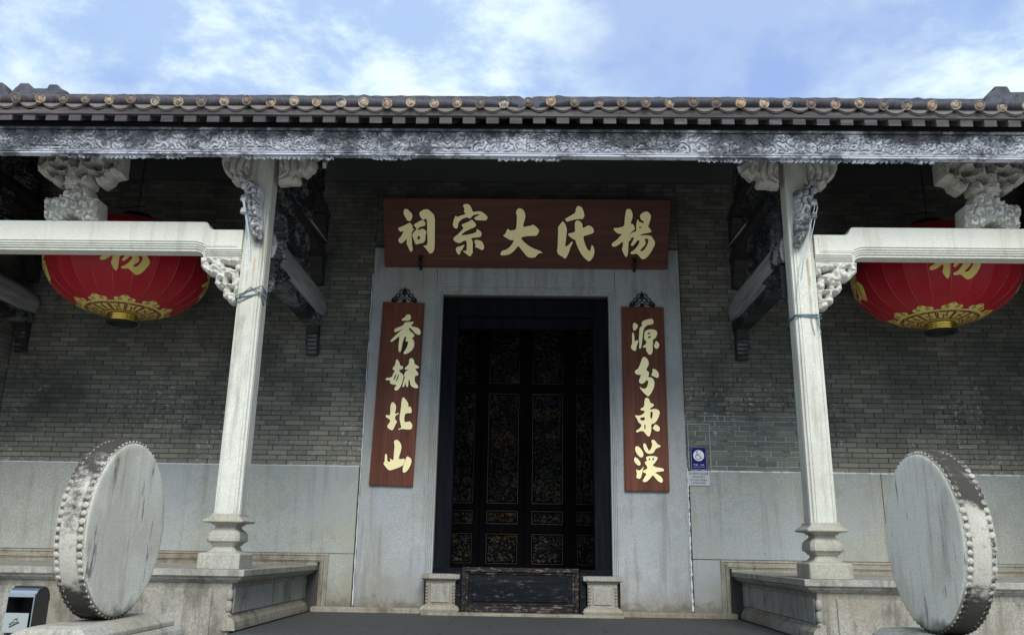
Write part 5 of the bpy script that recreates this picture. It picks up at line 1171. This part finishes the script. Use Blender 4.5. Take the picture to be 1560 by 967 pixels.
# ------------------------------------------------------------------ wall signs
def wheel_sign():
    t = thing('wheelchair_sign', 'blue sign with a white wheelchair symbol on the bricks right of the door', 'sign', (2.31, -.012, 1.925))
    w, h = .108, .305
    MB().box(-w, w, -.014, 0, 0, h).build('panel', 'blue', t, bevel=.004)
    m = MB()
    for a, b, c, d in ((-w+.008, w-.008, .007, .009), (-w+.008, w-.008, h-.009, h-.007), (-w+.008, -w+.010, .0095, h-.0095), (w-.010, w-.008, .0095, h-.0095)): m.box(a, b, -.0150, -.0141, c, d)
    m.build('border_line', 'white', t)
    def fn(y): return lambda u, v, q: (u, y-q, v)
    cz = .188; r = .072
    flat_shape('white_disc', [[(r*cos(2*pi*i/40), cz+r*sin(2*pi*i/40)) for i in range(40)]], .001, 'white', t, fn(-.0142), 0)
    k = lambda u, v: ((u-46)/46*.066, cz+(46-v)/46*.066)     # symbol drawn on a 92-unit square
    f2 = fn(-.0154)
    flat_shape('wheelchair_symbol', [[(k(31, 13)[0]+.0085*cos(i*.63), k(31, 13)[1]+.0085*sin(i*.63)) for i in range(10)]], .0008, 'blue', t, f2, 0)
    body = [k(30, 22), k(32, 34), k(34, 48), k(56, 48), k(70, 74), k(77, 71)]
    flat_shape('wheelchair_symbol', [ribbon(body, .0085)], .0008, 'blue', t, f2, 0)
    flat_shape('wheelchair_symbol', [ribbon([k(33, 35), k(54, 35)], .0065)], .0008, 'blue', t, f2, 0)
    wheel = [k(40+24*cos(radians(a)), 58+24*sin(radians(a))) for a in range(-125-90+75, 75-360+290, 12)]
    wheel = [k(40+23*cos(radians(a)), 58+23*sin(radians(a))) for a in range(28, 250, 11)]
    flat_shape('wheelchair_symbol', [ribbon(wheel, .0075)], .0008, 'blue', t, f2, 0)
    rg = random.Random(2)
    def marks(x0, n, z, hh, step, mat, y):
        m = MB()
        for i in range(n):
            x = x0+i*step
            for a, b, c, d in ((0, .8, .42, .6), (0, .8, .85, 1.0), (.32, .48, 0, 1.0), (0, .25, 0, .25), (.55, .8, 0, .2)):
                if rg.random() < .85: m.box(x+a*step, x+b*step, y-.0006-rg.random()*.0002, y, z+c*hh, z+d*hh)
        return m
    marks(-.066, 5, .062, .013, .012, 'white', 0)
    m = marks(-.072, 5, .060, .014, .0125, 0, -.0141); m.v += []; m.build('lettering', 'white', t)
    marks(.018, 4, .060, .014, .0125, 0, -.0141).build('lettering', 'white', t)
    marks(-.070, 14, .036, .007, .0102, 0, -.0141).build('lettering', 'white', t)
    # plate below, a thing of its own
    p = thing('notice_plate', 'small pale steel plate with lines of dark lettering under the blue sign', 'plate', (2.30, -.040, 1.716))
    MB().box(-.150, .140, -.010, 0, 0, .192).build('panel', 'plate', p, bevel=.003)
    rows = [(-.132, 11, .146, .026, .0232), (-.085, 7, .104, .024, .0232), (-.115, 10, .064, .022, .0215), (-.110, 9, .026, .022, .0215)]
    for x, n, z, hh, stp in rows: marks(x, n, z, hh, stp, 0, -.0101).build('lettering', 'ink', p)
    # faint frame left on the bricks above
    m = MB()
    for a, b, c, d in ((-.135, .165, .60, .612), (-.135, -.125, .02, .598), (.153, .165, .0, .598)): m.box(a, b, -.010, .004, c, d)
    q = thing('sign_frame', 'thin worn pale frame on the bricks around and above the blue sign', 'frame', (2.31, -.008, 1.925))
    m.build('frame_strip', 'worn_grey', q)
wheel_sign()

# ------------------------------------------------------------------ small things on the columns and eaves
def wraps():
    t = thing('tied_wire', 'blue grey wire wound slanting round the left column', 'wire', (-2.957, -2.665, 3.35))
    h = .136
    def loop(z0, zr, r, skew=0.0):
        pts = []
        for x, y in ((-h, -h), (-h*.3, -h-.004), (h*.4, -h-.003), (h, -h+.004), (h+.003, 0), (h, h), (0, h), (-h, h), (-h-.003, 0)):
            pts.append((x, y, z0+zr*(x/h)+skew*(y/h)))
        return pts
    m = MB()
    m.tube(loop(.10, .06, .006, -.03), .0065, 6, closed=True); m.tube(loop(.075, .07, .006, .02), .006, 6, closed=True); m.tube(loop(.06, .03, .006, -.015), .0065, 6, closed=True)
    m.tube([(-h-.006, -h-.006, .01), (-.05, -h-.014, .10), (.02, -h-.012, .17), (h, -h-.006, .10), (h+.006, -.03, .0)], .006, 6)
    m.build('wire_strand', 'bluewire', t)
    t2 = thing('tied_wire', 'blue grey wire wound level round the right column, ends hanging', 'wire', (2.957, -2.665, 3.26))
    m = MB(); m.tube(loop(.0, -.012, .006), .0065, 6, closed=True); m.tube(loop(.022, .004, .006), .006, 6, closed=True); m.tube(loop(.012, .012, .006), .005, 6, closed=True)
    m.tube([(.09, -h-.01, .01), (.095, -h-.015, -.08), (.11, -h-.012, -.17), (.105, -h-.015, -.2)], .006, 6)
    m.tube([(.02, -h-.01, .01), (.03, -h-.012, -.10), (.05, -h-.01, -.2)], .0035, 5)
    m.build('wire_strand', 'bluewire', t2)
    t3 = thing('tape', 'pale blue tape hanging from the carved figure on the left column', 'tape', (-3.05, -3.0, 4.46))
    R = []
    for i in range(9):
        f = i/8; x = .0+.085*f; y = -.0+ .17*min(1, f*1.6)*.9; z = -.62*f; w = .014-.009*f
        R.append([(x-w, y, z), (x+w, y-.003, z), (x+w, y, z), (x-w, y+.003, z)])
    MB().rings(R).build('strip', 'tape', t3)
    t4 = thing('cord', 'two thin pale cords running down from the carved figure on the right column', 'cord', (3.05, -3.0, 4.42))
    m = MB(); m.tube([(.0, 0, 0), (-.06, .10, -.3), (-.15, .185, -.62), (-.215, .185, -1.0)], .0035, 5); m.tube([(.03, 0, 0), (-.02, .10, -.28), (-.10, .185, -.55), (-.14, .185, -.75)], .0035, 5)
    m.build('strand', 'tape', t4)
wraps()
def lamp(x, z, rot, label):
    t = thing('spot_lamp', label, 'lamp', (x, -2.9, z), 'lamps under the eaves')
    m = MB().box(-.02, .02, -.16, .16, -.035, .035); m.box(-.025, .025, -.165, .165, -.04, -.036)
    o = m.build('lamp_body', 'lamp_grey', t, bevel=.004); 
    MB().tube([(0, 0, .03), (0, .02, .12), (-.02, .06, .30)], .012, 6).build('lamp_arm', 'lamp_grey', t)
    t.rotation_euler = rot
lamp(2.36, 4.93, (radians(35), 0, radians(-38)), 'slim pale lamp fixed under the eaves left of the right column')
lamp(-2.22, 5.0, (radians(60), 0, radians(8)), 'slim pale lamp fixed under the eaves right of the left column')
